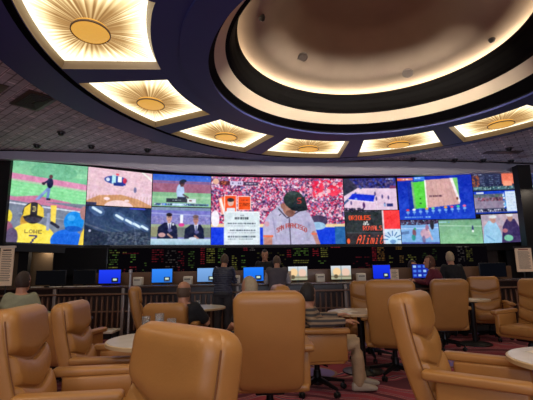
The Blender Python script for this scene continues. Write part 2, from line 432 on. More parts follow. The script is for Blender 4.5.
# ------------------------------------------------------------------ video wall
#        photo x, plan x, plan y, top z, bottom z
WALL = [(12, -6.30, 9.65, 4.11, 2.08), (88, -4.72, 10.28, 4.08, 2.01), (153, -3.12, 10.72, 3.96, 2.02), (212, -1.55, 11.02, 3.93, 2.01),
        (278, .34, 11.28, 3.92, 2.0), (343, 2.23, 11.48, 3.90, 2.0), (408, 4.16, 11.52, 3.92, 1.97), (472, 6.08, 11.55, 3.99, 1.95), (516, 7.42, 11.70, 4.06, 1.98), (560, 8.8, 11.9, 4.12, 1.98)]
WA = np.array(WALL, float)
def wallp(s, t, off=0):
    i = max(0, min(len(WA)-2, int(np.searchsorted(WA[:, 0], s)-1))); f = (s-WA[i, 0])/(WA[i+1, 0]-WA[i, 0])
    p = WA[i]*(1-f)+WA[i+1]*f; d = WA[i+1, 1:3]-WA[i, 1:3]; d /= np.hypot(*d)
    return Vector((p[1]+d[1]*off, p[2]-d[0]*off, p[3]*(1-t)+p[4]*t))

S = 3
def C(r, g, b): return np.array([r, g, b], float)
class Pic:
    def __init__(s, w, h, c=(0, 0, 0)):
        s.w, s.h = w, h; s.W, s.H = int(round(w*S)), int(round(h*S)); s.a = np.zeros((s.H, s.W, 3))+np.array(c, float)
        s.yy, s.xx = np.mgrid[0:s.H, 0:s.W]; s.xx = (s.xx+.5)/S; s.yy = (s.yy+.5)/S
        s.rs = np.random.RandomState(int(w*31+h*7) % 9999)
    def m(s, mask, c, al=1):
        k = mask*al; s.a = s.a*(1-k[..., None])+np.array(c, float)*k[..., None]
    def rect(s, x0, y0, x1, y1, c, al=1):
        i0, i1, j0, j1 = [int(max(0, math.ceil(v*S-.5))) for v in (y0, y1, x0, x1)]
        q = s.a[i0:i1, j0:j1]; s.a[i0:i1, j0:j1] = q*(1-al)+np.array(c, float)*al
    def ell(s, cx, cy, rx, ry, c, al=1, rot=0):
        dx, dy = s.xx-cx, s.yy-cy; cr, sr = math.cos(rot), math.sin(rot); u = dx*cr+dy*sr; v = -dx*sr+dy*cr
        s.m(np.clip((1-np.sqrt((u/rx)**2+(v/ry)**2))*min(rx, ry)*S+.5, 0, 1), c, al)
    def poly(s, pts, c, al=1):
        m = np.zeros_like(s.xx, bool); n = len(pts)
        for i in range(n):
            (x0, y0), (x1, y1) = pts[i], pts[(i+1) % n]
            if y0 == y1: continue
            cnd = ((y0 > s.yy) != (y1 > s.yy)) & (s.xx < (x1-x0)*(s.yy-y0)/(y1-y0)+x0); m ^= cnd
        s.m(m*1., c, al)
    def line(s, x0, y0, x1, y1, w, c, al=1):
        dx, dy = x1-x0, y1-y0; L = max(1e-6, dx*dx+dy*dy); t = np.clip(((s.xx-x0)*dx+(s.yy-y0)*dy)/L, 0, 1)
        d = np.hypot(s.xx-x0-t*dx, s.yy-y0-t*dy); s.m(np.clip((w/2-d)*S+.5, 0, 1), c, al)
    def speck(s, x0, y0, x1, y1, cols, size=2.2, al=1, dens=1.):
        n = int((x1-x0)*(y1-y0)/(size*size)*1.6*dens)
        for _ in range(n):
            cx, cy = s.rs.uniform(x0, x1), s.rs.uniform(y0, y1); r = s.rs.uniform(.35, .8)*size
            c = cols[s.rs.randint(len(cols))]
            i0, i1 = max(0, int((cy-r)*S), int(y0*S)), min(s.H, int((cy+r)*S)+1, int(y1*S)); j0, j1 = max(0, int((cx-r)*S), int(x0*S)), min(s.W, int((cx+r)*S)+1, int(x1*S))
            if i1 <= i0 or j1 <= j0: continue
            d = np.hypot(s.xx[i0:i1, j0:j1]-cx, s.yy[i0:i1, j0:j1]-cy); k = np.clip((r-d)*S+.5, 0, 1)*al
            s.a[i0:i1, j0:j1] = s.a[i0:i1, j0:j1]*(1-k[..., None])+np.array(c, float)*k[..., None]
    def grad(s, x0, y0, x1, y1, ca, cb):
        t = np.clip((s.yy-y0)/(y1-y0), 0, 1)[..., None]; m = ((s.xx >= x0) & (s.xx < x1) & (s.yy >= y0) & (s.yy < y1))[..., None]
        s.a = np.where(m, C(*ca)*(1-t)+C(*cb)*t, s.a)
    def text(s, txt, x, y, h, c, cw=None, shear=0, arc=0, bold=0):
        ph = h/7.; pw = (cw or h*.72)/6.
        for k, ch in enumerate(txt):
            rows = FONT.get(ch)
            if not rows: continue
            ux = k-(len(txt)-1)/2.
            dy = arc*ux*ux/max(1, ((len(txt)-1)/2.)**2)
            for r, row in enumerate(rows):
                for q in range(5):
                    if row & (16 >> q):
                        xx = x+k*pw*6+q*pw+shear*(7-r)*ph; yy = y+dy+r*ph
                        s.rect(xx-bold, yy, xx+pw*1.02+bold, yy+ph*1.02, c)
    def marks(s, x0, y0, x1, h, c, al=1, fill=.75):
        x = x0
        while x < x1:
            w = s.rs.uniform(.8, 2.6)
            if s.rs.rand() < fill: s.rect(x, y0, min(x1, x+w), y0+h, c, al*s.rs.uniform(.6, 1))
            x += w+.5
    def texture(s):
        if s.a.mean() < 20: return
        for step, amp in ((2, 5), (5, 6), (12, 5)):
            g = s.rs.normal(0, amp, (s.H//step+2, s.W//step+2, 1))+s.rs.normal(0, amp*.25, (s.H//step+2, s.W//step+2, 3))
            yi = np.arange(s.H)/step; xi = np.arange(s.W)/step; y0 = yi.astype(int); x0 = xi.astype(int); fy = (yi-y0)[:, None, None]; fx = (xi-x0)[None, :, None]
            s.a = s.a+(g[y0][:, x0]*(1-fy)*(1-fx)+g[y0+1][:, x0]*fy*(1-fx)+g[y0][:, x0+1]*(1-fy)*fx+g[y0+1][:, x0+1]*fy*fx)
        s.a = np.clip(s.a, 0, 255)
    def blur(s, n=1):
        for _ in range(n):
            p = np.pad(s.a, ((1, 1), (1, 1), (0, 0)), 'edge')
            s.a = (p[:-2, 1:-1]+p[2:, 1:-1]+p[1:-1, :-2]+p[1:-1, 2:]+4*p[1:-1, 1:-1])/8
FONT = {'A': (14, 17, 17, 31, 17, 17, 17), 'B': (30, 17, 17, 30, 17, 17, 30), 'C': (15, 16, 16, 16, 16, 16, 15), 'D': (30, 17, 17, 17, 17, 17, 30), 'E': (31, 16, 16, 30, 16, 16, 31), 'F': (31, 16, 16, 30, 16, 16, 16),
 'G': (15, 16, 16, 19, 17, 17, 15), 'I': (14, 4, 4, 4, 4, 4, 14), 'L': (16, 16, 16, 16, 16, 16, 31), 'N': (17, 25, 21, 21, 19, 17, 17), 'O': (14, 17, 17, 17, 17, 17, 14), 'R': (30, 17, 17, 30, 20, 18, 17),
 'S': (15, 16, 16, 14, 1, 1, 30), 'T': (31, 4, 4, 4, 4, 4, 4), 'U': (17, 17, 17, 17, 17, 17, 14), 'W': (17, 17, 17, 21, 21, 27, 17), 'Y': (17, 17, 10, 4, 4, 4, 4), 'a': (0, 0, 14, 1, 15, 17, 15), 't': (8, 8, 28, 8, 8, 9, 6),
 'i': (4, 0, 12, 4, 4, 4, 14), 'l': (12, 4, 4, 4, 4, 4, 14), 'm': (0, 0, 26, 21, 21, 21, 21), 'f': (6, 9, 8, 28, 8, 8, 8), '7': (31, 1, 2, 4, 4, 8, 8), '3': (30, 1, 1, 14, 1, 1, 30), 'M': (17, 27, 21, 21, 17, 17, 17), 'H': (17, 17, 17, 31, 17, 17, 17)}

wall = thing('video_wall', 'giant curved wall of bright sports screens across the front of the room', 'video wall', wallp(278, 1))
wl = wall.location.copy()
def panel(name, pic, s0, s1, t0, t1, parent, origin, m, off=0, label=None, blur=4, gain=1., sat=1.):
    pic.texture(); pic.blur(blur)
    W, Hh = pic.W, pic.H
    V = np.zeros((Hh+1, W+1, 3))
    ss = np.linspace(s0, s1, W+1); 
    top = np.array([wallp(s, t0, off)-origin for s in ss]); bot = np.array([wallp(s, t1, off)-origin for s in ss])
    tt = np.linspace(0, 1, Hh+1)[:, None, None]; V = top[None]*(1-tt)+bot[None]*tt
    me = bpy.data.meshes.new(name); nv = (W+1)*(Hh+1); nf = W*Hh
    me.vertices.add(nv); me.vertices.foreach_set('co', V.astype(np.float32).ravel())
    idx = np.arange(nv).reshape(Hh+1, W+1)
    q = np.stack([idx[1:, :-1], idx[1:, 1:], idx[:-1, 1:], idx[:-1, :-1]], -1).reshape(-1, 4)
    me.loops.add(nf*4); me.loops.foreach_set('vertex_index', q.ravel().astype(np.int32))
    me.polygons.add(nf); me.polygons.foreach_set('loop_start', np.arange(0, nf*4, 4, dtype=np.int32))
    me.update(calc_edges=True)
    a = np.pad(pic.a, ((0, 1), (0, 1), (0, 0)), 'edge')/255.
    g = a.mean(-1, keepdims=True); a = np.clip(g+(a-g)*sat, 0, 1.2)*gain
    l = np.where(a <= .04045, a/12.92, ((a+.055)/1.055)**2.4)
    ca = me.color_attributes.new('picture', 'FLOAT_COLOR', 'POINT')
    ca.data.foreach_set('color', np.concatenate([l, np.ones_like(l[..., :1])], -1).astype(np.float32).ravel())
    o = obj(name, me, m, parent, smooth=False)
    if label: o['label'] = label
    return o
def T(y, top, bot): return (y-top)/(bot-top)

# F1 pitcher and catcher's helmets (photo 12..88 x 160..243)
p = Pic(77, 83, (120, 196, 150))
p.grad(0, 0, 77, 14, (118, 186, 148), (140, 206, 160)); p.ell(42, 9, 24, 9, (104, 176, 140), .7)
p.poly([(0, 13), (77, 20), (77, 26), (0, 20)], (214, 140, 176)); p.poly([(0, 19), (77, 26), (77, 28), (0, 21)], (176, 200, 170))
p.poly([(0, 21), (77, 28), (77, 46), (0, 36)], (134, 216, 152))
for k in range(4): p.poly([(0, 23+k*3.4), (77, 30+k*3.4), (77, 31.4+k*3.4), (0, 24.4+k*3.4)], (160, 226, 172), .45)
p.poly([(0, 38), (26, 35), (60, 40), (77, 47), (77, 51), (0, 41)], (204, 128, 160))
p.rect(0, 41, 77, 83, (120, 128, 148)); p.poly([(0, 41), (77, 49), (77, 46), (0, 37)], (196, 122, 156)); p.poly([(0, 43), (77, 49), (77, 50.5), (0, 44.5)], (206, 212, 226)); p.line(10, 54, 77, 60, 1, (180, 190, 200), .6)
p.line(37, 27, 28, 38, 2.6, (118, 146, 206)); p.line(38, 27, 37, 38, 2.8, (110, 138, 198)); p.line(34, 30, 26, 39, 2, (140, 160, 214))
p.ell(38.5, 21, 3.3, 5.5, (26, 32, 66)); p.ell(39, 14.2, 1.9, 2.1, (90, 52, 58)); p.line(36, 19, 32, 22, 1.8, (28, 34, 70)); p.ell(32, 22, 1.8, 1.5, (50, 40, 56))
p.rect(36, 37, 40, 39, (30, 34, 60))
p.ell(16, 62, 4, 8, (200, 150, 60)); p.ell(-1, 58, 5, 7, (240, 216, 70)); p.ell(-2, 72, 8, 10, (150, 90, 120))
p.ell(25, 80, 23, 17, (244, 222, 84)); p.rect(8, 72, 45, 83, (246, 224, 88)); p.poly([(41, 44), (47, 44), (47, 62), (42, 62)], (244, 214, 90)); p.line(43, 62, 50, 66, 3, (40, 40, 60))
p.ell(5, 79, 6, 10, (96, 84, 116)); p.ell(24, 53, 10.5, 11, (40, 38, 46)); p.poly([(15, 48), (21, 43), (21, 55), (14, 57)], (236, 204, 70)); p.poly([(28, 43), (34, 48), (35, 57), (28, 55)], (236, 204, 70)); p.ell(24.5, 49, 3.5, 4, (60, 56, 60)); p.text('3', 23, 46.5, 5, (230, 214, 130), 4)
p.ell(24, 60, 8, 3, (60, 56, 70)); p.rect(38, 52, 41, 70, (150, 160, 190))
p.text('LOWE', 17, 70, 3.6, (104, 88, 60), 4.4); p.text('7', 22, 75.5, 9, (66, 60, 110), 9, bold=.3)
p.ell(66, 60, 10.5, 11, (28, 136, 226)); p.ell(63, 56, 4, 3, (90, 180, 246), .7); p.ell(60, 80, 17, 12, (36, 110, 226)); p.rect(46, 73, 77, 83, (34, 104, 220)); p.ell(66, 67, 9, 3, (24, 90, 190)); p.ell(76, 50, 4, 7, (170, 120, 120)); p.poly([(74, 72), (77, 66), (77, 83), (72, 83)], (240, 210, 80))
panel('screen', p, 12, 88, 0, 1, wall, wl, M['screen'], label='ball game with pitcher and yellow and blue helmets')
# F2 basketball floor with badge
p = Pic(65, 38, (226, 190, 202))
for k in range(9): p.line(0, k*5-3, 65, k*5+4, 1, (236, 204, 212), .5)
p.ell(28, 11, 11.5, 4.4, (40, 66, 150)); p.rect(24, 6, 28, 15, (180, 226, 236)); p.rect(30, 7, 34, 13, (240, 240, 236)); p.rect(34, 11, 38, 16, (40, 60, 160)); p.ell(37, 11, 2, 3, (206, 60, 90)); p.rect(28, 4, 31, 6, (230, 80, 100)); p.ell(20, 11, 2, 2, (210, 220, 240)); p.rect(26, 14, 36, 17, (34, 50, 130))
p.ell(48, 20, 1.5, 3, (110, 110, 150)); p.line(55, 0, 65, 8, 2, (240, 236, 230)); p.ell(60, 30, 10, 7, (230, 200, 214))
p.poly([(0, 34), (12, 28), (34, 26), (52, 30), (65, 36), (65, 38), (0, 38)], (206, 152, 110))
for k in range(22): p.line(k*3.2, 27, k*3.2-1, 38, .5, (170, 116, 92), .6)
p.ell(32, 40, 15, 8, (236, 206, 206)); p.ell(20, 31, 3, 1.6, (246, 220, 226)); p.ell(40, 32, 2.5, 1.2, (246, 220, 226)); p.rect(0, 35.5, 10, 38, (60, 60, 90))
panel('screen', p, 88.6, 152.5, 0, .49, wall, wl, M['screen'], label='pale basketball floor with blue badge')
# F3 night stadium
p = Pic(66, 39, (40, 54, 84)); p.grad(0, 0, 66, 39, (34, 48, 84), (52, 66, 88))
p.ell(28, 12, 34, 14, (60, 84, 122), .5)
for x, y, w in ((11, 4, 5), (34, 10.5, 4.2), (44, 15, 4), (52, 18.6, 3.6), (60, 21, 3.4)):
    p.ell(x, y, w*1.7, w*1.1, (96, 130, 180), .45, .5); p.line(x-w*.8, y-w*.45, x+w*.8, y+w*.45, 2.6, (214, 236, 252))
p.line(0, 18, 30, 28, 1.2, (96, 108, 124), .7); p.line(20, 20, 66, 36, 1, (90, 110, 130), .6)
for k in range(7): p.line(30-k, 24+k*2.2, 66, 33+k*2.2, .7, (104, 118, 138), .5)
p.speck(2, 26, 64, 39, [(40, 52, 74), (80, 92, 112), (30, 40, 60), (96, 106, 120)], 1.6, .55); p.poly([(0, 19), (24, 30), (20, 39), (0, 39)], (30, 38, 58), .6)
p.line(48, 8, 52, 39, .6, (130, 150, 180), .5); p.ell(5, 25, 1.2, 1.2, (190, 190, 220)); p.rect(44, 0, 60, 1.6, (60, 70, 200))
panel('screen', p, 88.6, 152.5, .505, 1, wall, wl, M['screen'], label='dark blue stadium roof with floodlights')
# F4 umpire
p = Pic(59, 32, (160, 106, 130)); p.grad(0, 0, 59, 7, (44, 90, 206), (70, 110, 200)); p.marks(50, 2.4, 56, 1, (210, 224, 250)); p.rect(0, 6.5, 59, 18.5, (158, 100, 126)); p.rect(0, 7, 59, 9, (130, 100, 150)); p.rect(0, 18, 59, 32, (136, 186, 146)); p.rect(0, 22, 59, 24, (156, 200, 160))
p.ell(28, 17, 4, 8, (170, 196, 232)); p.rect(24.6, 17, 31.6, 25, (176, 200, 234)); p.ell(29.5, 8, 2.8, 3.2, (50, 40, 56)); p.ell(31, 6, 3, 1.6, (34, 40, 60)); p.rect(28, 9, 31, 12, (90, 60, 60)); p.line(31, 20, 36, 23, 1.6, (90, 70, 80)); p.rect(25, 22.5, 34, 25, (40, 44, 70))
p.rect(14, 24, 35, 28, (44, 50, 60)); p.marks(20, 25.5, 29, 1, (170, 190, 200)); p.rect(35, 24, 44, 28.5, (216, 226, 232)); p.marks(37, 25.4, 43, 1.2, (120, 60, 60))
p.rect(2, 29, 57, 31.4, (120, 150, 210)); p.speck(2, 29.4, 57, 31.2, [(30, 40, 60), (40, 110, 220), (220, 230, 240), (60, 80, 90)], .9); p.rect(20, 29.3, 31, 31, (200, 226, 250)); p.rect(38, 29.3, 56, 31, (50, 70, 80), .7)
panel('screen', p, 153.4, 211.6, 0, .46, wall, wl, M['screen'], label='umpire on a red and green infield')
# F5 two presenters
p = Pic(60, 37, (120, 120, 190)); p.rect(0, 0, 60, 3, (120, 140, 170)); p.grad(0, 3, 60, 16, (110, 112, 190), (140, 138, 200)); p.line(0, 6, 60, 8, 1, (170, 176, 220), .8); p.speck(0, 9, 60, 17, [(134, 130, 186), (108, 104, 170), (160, 150, 200)], 1.2, .6)
p.rect(0, 17, 60, 24, (150, 166, 140)); p.rect(0, 20, 60, 30, (110, 120, 116)); p.ell(4, 24, 6, 5, (160, 156, 110), .6); p.rect(29, 7.5, 32, 17, (236, 240, 250)); p.ell(30.4, 17.5, 3, 1.8, (220, 70, 150))
for cx, cy, sk in ((18, 9, (196, 150, 140)), (45, 10.5, (176, 126, 118))):
    p.poly([(cx-12, 34), (cx-11, cy+11), (cx-5, cy+6.5), (cx+5, cy+6.5), (cx+8, cy+11), (cx+9, 34)], (28, 32, 62)); p.poly([(cx-2, cy+6), (cx+2.6, cy+6), (cx+.4, cy+17)], (214, 220, 240)); p.line(cx+.4, cy+8, cx+.4, cy+16, 1, (60, 60, 120))
    p.rect(cx-1.2, cy+4, cx+1.2, cy+7, sk); p.ell(cx, cy+1.8, 2.7, 3.9, sk); p.ell(cx-.8, cy+1.4, .5, .4, (90, 60, 60)); p.ell(cx+1, cy+1.4, .5, .4, (90, 60, 60)); p.ell(cx+.1, cy+3.8, .9, .35, (140, 80, 80)); p.ell(cx-.1, cy-1.4, 3.0, 1.9, (40, 32, 40) if cx < 30 else (120, 96, 96)); p.ell(cx+1, cy+14, 2.4, 1.6, (90, 90, 140)); p.line(cx-1, cy+18, cx+3, cy+21, 1.8, sk)
p.ell(11, 27.6, 3.6, 2.2, (206, 160, 160)); p.ell(22, 17, 1.2, 1.2, (210, 214, 230))
p.rect(0, 31.2, 60, 37, (178, 206, 222)); p.grad(0, 31.2, 60, 37, (190, 214, 228), (150, 184, 206)); p.ell(42, 31, 4, 1.4, (206, 214, 232))
panel('screen', p, 153, 211.6, .475, 1, wall, wl, M['screen'], label='two presenters in dark suits at a desk')
# F6 crowd with player
p = Pic(131, 67, (170, 90, 140))
crowd = [(216, 60, 104), (236, 196, 214), (96, 40, 84), (226, 90, 130), (190, 150, 190), (70, 44, 80), (240, 226, 236), (206, 40, 80), (150, 84, 130), (120, 110, 170), (232, 150, 176), (60, 60, 90)]
p.speck(0, 0, 131, 50, crowd, 2.4, .95, 2.2); p.speck(0, 0, 131, 50, crowd, 1.4, .9, .8)
p.rect(0, 47, 131, 50.4, (232, 206, 160)); p.rect(0, 50.4, 131, 67, (24, 62, 214)); p.rect(121, 49.6, 131, 67, (44, 100, 160)); p.rect(0, 50.4, 19, 67, (26, 60, 220))
p.ell(4, 42, 4, 8, (238, 232, 244)); p.ell(105, 44, 9, 6, (70, 60, 90)); p.ell(104, 49, 8, 4, (150, 190, 220)); p.speck(100, 2, 131, 20, [(226, 40, 74), (240, 60, 90), (236, 190, 200)], 3, .9, .8)
# player
p.poly([(50, 67), (50, 50), (54, 40), (64, 30), (72, 27), (88, 30), (96, 36), (100, 44), (104, 60), (104, 67)], (176, 172, 202)); p.poly([(50, 54), (53, 42), (60, 44), (62, 62), (51, 62)], (184, 178, 208)); p.rect(50.5, 58, 60, 60, (224, 110, 80)); p.rect(51, 60, 59, 67, (188, 134, 122)); p.line(100, 56, 104, 67, 4, (178, 130, 124))
p.poly([(97, 56), (103, 56), (103, 58), (98, 58)], (216, 110, 90)); p.line(66, 32, 73, 40, 1.2, (60, 50, 70)); p.line(90, 32, 74, 41, 1.2, (60, 50, 70)); p.line(76, 40, 77, 67, 1, (80, 70, 90)); p.line(60, 40, 63, 62, .8, (150, 146, 180)); p.ell(94, 54, 3, 10, (150, 148, 180), .5); p.ell(66, 46, 2.5, 12, (196, 192, 216), .6)
p.ell(76.5, 31.5, 6.6, 7.6, (168, 118, 106)); p.ell(70, 29, 2, 3, (150, 100, 90)); p.ell(77, 36.5, 4.4, 3.4, (120, 78, 70))
p.ell(81, 22.5, 10, 9, (44, 56, 56)); p.poly([(74, 28), (92, 19), (95, 33), (84, 33), (76, 31)], (36, 46, 50)); p.ell(86, 31.6, 8.5, 2.6, (30, 36, 42)); p.text('S', 84.4, 20.4, 6, (200, 60, 60), 5, bold=.2); p.ell(80.4, 16, 5, 1.6, (80, 96, 96), .5)
for i, ch in enumerate('SAN FRANCISCO'):
    a = (i-6)/6.; p.text(ch, 63.6+i*2.25, 46.4+5.2*a*a-abs(a), 4.6, (168, 64, 60), 3.0, bold=.12)
p.line(66.4, 38.4, 68, 37, .7, (50, 50, 60)); p.ell(54, 47, 2.4, 2.6, (206, 150, 160), .8)
# score bugs and cards
p.rect(8, 4.2, 18, 8.6, (90, 40, 50)); p.text('SF', 10, 5, 3, (240, 130, 80), 3); p.rect(18.4, 4.2, 31, 8.6, (206, 196, 226)); p.marks(20, 5.6, 29, 1.8, (70, 60, 110)); p.rect(31.4, 5, 46, 8.6, (60, 50, 80), .9); p.marks(34, 6, 45, 1.4, (200, 190, 210))
p.ell(4.5, 5, 3, 3, (220, 170, 150)); p.poly([(7, 22), (12, 20), (16, 38), (10, 38)], (244, 170, 150)); p.poly([(10, 21), (15, 19), (17, 38), (12, 38)], (240, 110, 60)); p.poly([(8, 23), (10, 22), (14, 38), (12, 38)], (250, 240, 240))
p.rect(12.6, 18.6, 24.6, 37, (250, 236, 232)); p.rect(13.4, 19.4, 24, 37, (238, 80, 36)); p.ell(18.8, 26, 3, 3.6, (222, 176, 160)); p.ell(18.8, 23.4, 3.4, 2, (50, 46, 50)); p.rect(15, 31.5, 23, 37, (222, 226, 236))
p.rect(25.8, 19.4, 38.6, 33.4, (250, 236, 232)); p.rect(26.4, 20, 38, 33, (240, 84, 36)); p.text('GIANTS', 27.2, 26.4, 3.4, (96, 40, 30), 1.75*1); p.marks(29, 23, 36, .9, (140, 50, 30))
p.rect(12.4, 35.4, 47, 67, (214, 226, 232)); p.rect(13.6, 34.8, 46, 36, (236, 242, 244)); p.marks(27, 38, 32, 1.2, (120, 124, 140)); p.marks(22.6, 40.4, 36, 2.3, (50, 54, 66), 1, 1)
for y, hh in ((46, 1.4), (48.6, .8), (52.6, 1.4), (55.2, .9), (58.8, 1.5), (61.4, .9)): p.marks(16 if y != 52.6 else 18, y, 43 if y != 61.4 else 40, hh, (70, 80, 96) if hh > 1 else (130, 140, 154), 1, .95)
panel('screen', p, 212.2, 343.4, 0, 1, wall, wl, M['screen'], blur=3, label='crowd screen with capped player and orange cards')
# F7 court from above
p = Pic(52, 32, (60, 50, 96)); p.speck(0, 0, 52, 14, [(40, 40, 110), (60, 60, 140), (30, 28, 60), (96, 84, 130), (50, 70, 180)], 1.5, .9)
p.poly([(0, 18), (14, 10), (52, 11), (52, 32), (0, 32)], (220, 192, 214)); p.poly([(0, 0), (0, 18), (14, 10), (6, 0)], (50, 50, 70)); p.poly([(0, 24), (18, 9), (20, 9), (0, 27)], (60, 80, 130))
p.poly([(9, 15.5), (31, 17.5), (29, 24), (4, 21)], (28, 50, 206)); p.poly([(14, 11), (24, 11), (22, 15), (12, 14.6)], (232, 206, 222)); p.line(30, 11, 33, 32, .5, (240, 226, 236)); p.line(4, 21.6, 30, 24.6, .6, (240, 230, 240)); p.ell(12, 21, 1.3, 1, (120, 170, 240))
for x, y in ((31, 16), (32, 21), (7, 25), (19, 27), (38, 19), (44, 20), (40, 27)): p.ell(x, y, .8, 2, (70, 60, 120))
p.ell(19.4, 27.5, 1.2, 3, (80, 40, 100)); p.rect(42, 26, 48, 29, (50, 60, 120)); p.rect(39, 26, 41, 29, (150, 180, 220)); p.speck(0, 30, 20, 32, [(30, 30, 60), (60, 50, 80)], 1.2); p.rect(46, 8, 52, 11, (150, 60, 90), .7); p.marks(42, 1, 50, 1, (200, 210, 240))
panel('screen', p, 344, 396, 0, .49, wall, wl, M['screen'], label='basketball court with blue key')
# F8 matchup board
p = Pic(56, 33, (46, 52, 56)); p.speck(0, 0, 34, 1.4, [(30, 34, 40), (90, 80, 110)], 1)
p.text('ORIOLES', 3.4, 5, 4.8, (236, 78, 46), 4.1*.8, bold=.22); p.text('at', 18, 10.2, 4.4, (240, 240, 238), 3.2, bold=.2); p.text('ROYALS', 17.6, 15.2, 4.8, (236, 90, 70), 4.2*.8, bold=.22)
p.text('ORIOLES', 3.4, 5, 4.8, (240, 84, 50), 3.9*.8)
p.line(0, 22.6, 38, 22.6, .6, (110, 112, 120), .8); p.rect(0, 22.8, 38, 33, (50, 46, 50)); p.text('Alimitt', 9.4, 24.6, 9, (240, 90, 62), 4.6, shear=.35, bold=.12); p.ell(2, 30.5, 1.6, 2.6, (240, 90, 50))
p.rect(38, 0, 39.6, 33, (220, 196, 206)); p.rect(39.6, 0, 56, 19, (238, 58, 62)); p.rect(39.6, 18.6, 56, 33, (196, 220, 238))
for k in range(7): a = PI*k/6; p.line(47.6-4*math.cos(a), 29-4*math.sin(a), 47.6-9*math.cos(a), 29-8*math.sin(a), 1.2, (90, 130, 180))
p.ell(47.6, 30, 5, 3.4, (176, 214, 240)); p.ell(47.6, 31, 3, 2, (90, 130, 190), .7)
panel('screen', p, 344.6, 397.4, .5, 1, wall, wl, M['screen'], blur=2, label='dark matchup board reading ORIOLES at ROYALS')
# F9 race track map on blue
p = Pic(75, 46, (20, 44, 168)); p.grad(0, 0, 75, 46, (22, 44, 172), (30, 66, 196)); p.rect(0, 1, 8, 4, (226, 96, 70)); p.rect(4, 1, 16, 3.6, (216, 120, 110)); p.marks(6, 1.8, 15, 1.2, (250, 226, 220)); p.rect(17, 0, 28, 4.4, (60, 120, 220)); p.marks(18, 1, 27, 1.4, (220, 236, 250)); p.rect(10, 6, 15, 36, (16, 36, 140), .6)
p.poly([(14, 6), (28, 5), (28, 34), (15, 35)], (88, 206, 70)); p.poly([(14, 5), (16, 5), (17, 35), (15, 35)], (120, 170, 120)); p.poly([(28, 4), (61, 3), (61, 31), (28, 34)], (208, 164, 160))
for k in range(6): p.line(30+k*4.4, 4, 30+k*5.2, 33, .6, (186, 140, 142), .7)
p.poly([(56, 3), (61, 3), (61, 29)], (120, 190, 110)); p.poly([(53, 3), (56, 3), (62, 28), (60.6, 31)], (236, 226, 232)); p.rect(27.2, 4, 28.8, 34, (244, 240, 240)); p.marks(31, 20.6, 44, 2, (70, 40, 60), 1, 1); p.ell(59, 25, 1, 1.6, (110, 60, 40)); p.ell(22, 29, 1.2, 1, (40, 110, 50)); p.ell(22, 24, .8, .8, (40, 110, 50))
for k in range(10):
    c = [(220, 60, 90), (236, 236, 246), (60, 110, 220), (230, 180, 80), (110, 210, 150), (60, 90, 200), (240, 150, 60), (236, 80, 120), (60, 200, 150), (240, 110, 160)][k]
    x = 8.6+k*6.3; p.ell(x, 36-k*.35, 1.7, 1.2, c); p.ell(x, 38.6-k*.35, 1.6, 1.4, (120, 170, 230)); p.rect(x-.5, 40-k*.3, x+.5, 41.6-k*.3, (90, 140, 220))
p.marks(5, 43, 31, 1.2, (130, 190, 246), 1, .95)
panel('screen', p, 397.8, 471.4, 0, .645, wall, wl, M['screen'], label='blue race map graphic with green and pink track')
# F10 court
p = Pic(37, 24, (120, 160, 208)); p.speck(0, 0, 37, 5, [(40, 30, 50), (90, 70, 100), (60, 40, 70)], 1.3); p.poly([(0, 6), (37, 4), (37, 24), (0, 24)], (124, 170, 222)); p.line(0, 9, 37, 8, .8, (190, 210, 240)); p.ell(13, 13, 1.8, 4, (120, 80, 90)); p.ell(14, 9, 1.2, 1.2, (60, 160, 120)); p.ell(24, 14, 5, 5, (196, 160, 180)); p.ell(26, 8, 1.8, 3, (150, 110, 140)); p.ell(22, 20, 1.6, 4, (120, 110, 150)); p.ell(31, 5, 2, 5, (40, 40, 50)); p.poly([(0, 12), (8, 11), (8, 14), (0, 15)], (90, 120, 170)); p.line(27, 10, 30, 20, 1.5, (210, 170, 180)); p.ell(12, 18, 2, 3, (60, 150, 150)); p.rect(0, 22.6, 37, 24, (70, 80, 160), .8)
panel('screen', p, 398, 434.4, .655, 1, wall, wl, M['screen'], label='two players on a light blue court')
# F11 soccer
p = Pic(42, 24, (126, 178, 140)); p.grad(0, 0, 42, 24, (112, 160, 126), (136, 190, 146)); p.rect(0, 0, 42, 1, (70, 100, 110)); p.line(0, 6, 42, 7.4, .7, (180, 214, 190)); p.rect(0, 2, 8, 3.4, (150, 200, 210)); p.marks(1, 2.2, 11, 1, (90, 150, 200)); p.ell(33, 10, .9, 3.4, (50, 50, 110)); p.ell(33, 12, 1, 1.3, (236, 240, 240)); p.line(31, 16, 36, 16.5, .7, (90, 150, 110)); p.ell(20, 20, 14, 4, (146, 198, 152), .5)
panel('screen', p, 435, 476.6, .655, 1, wall, wl, M['screen'], label='green pitch with one small player')
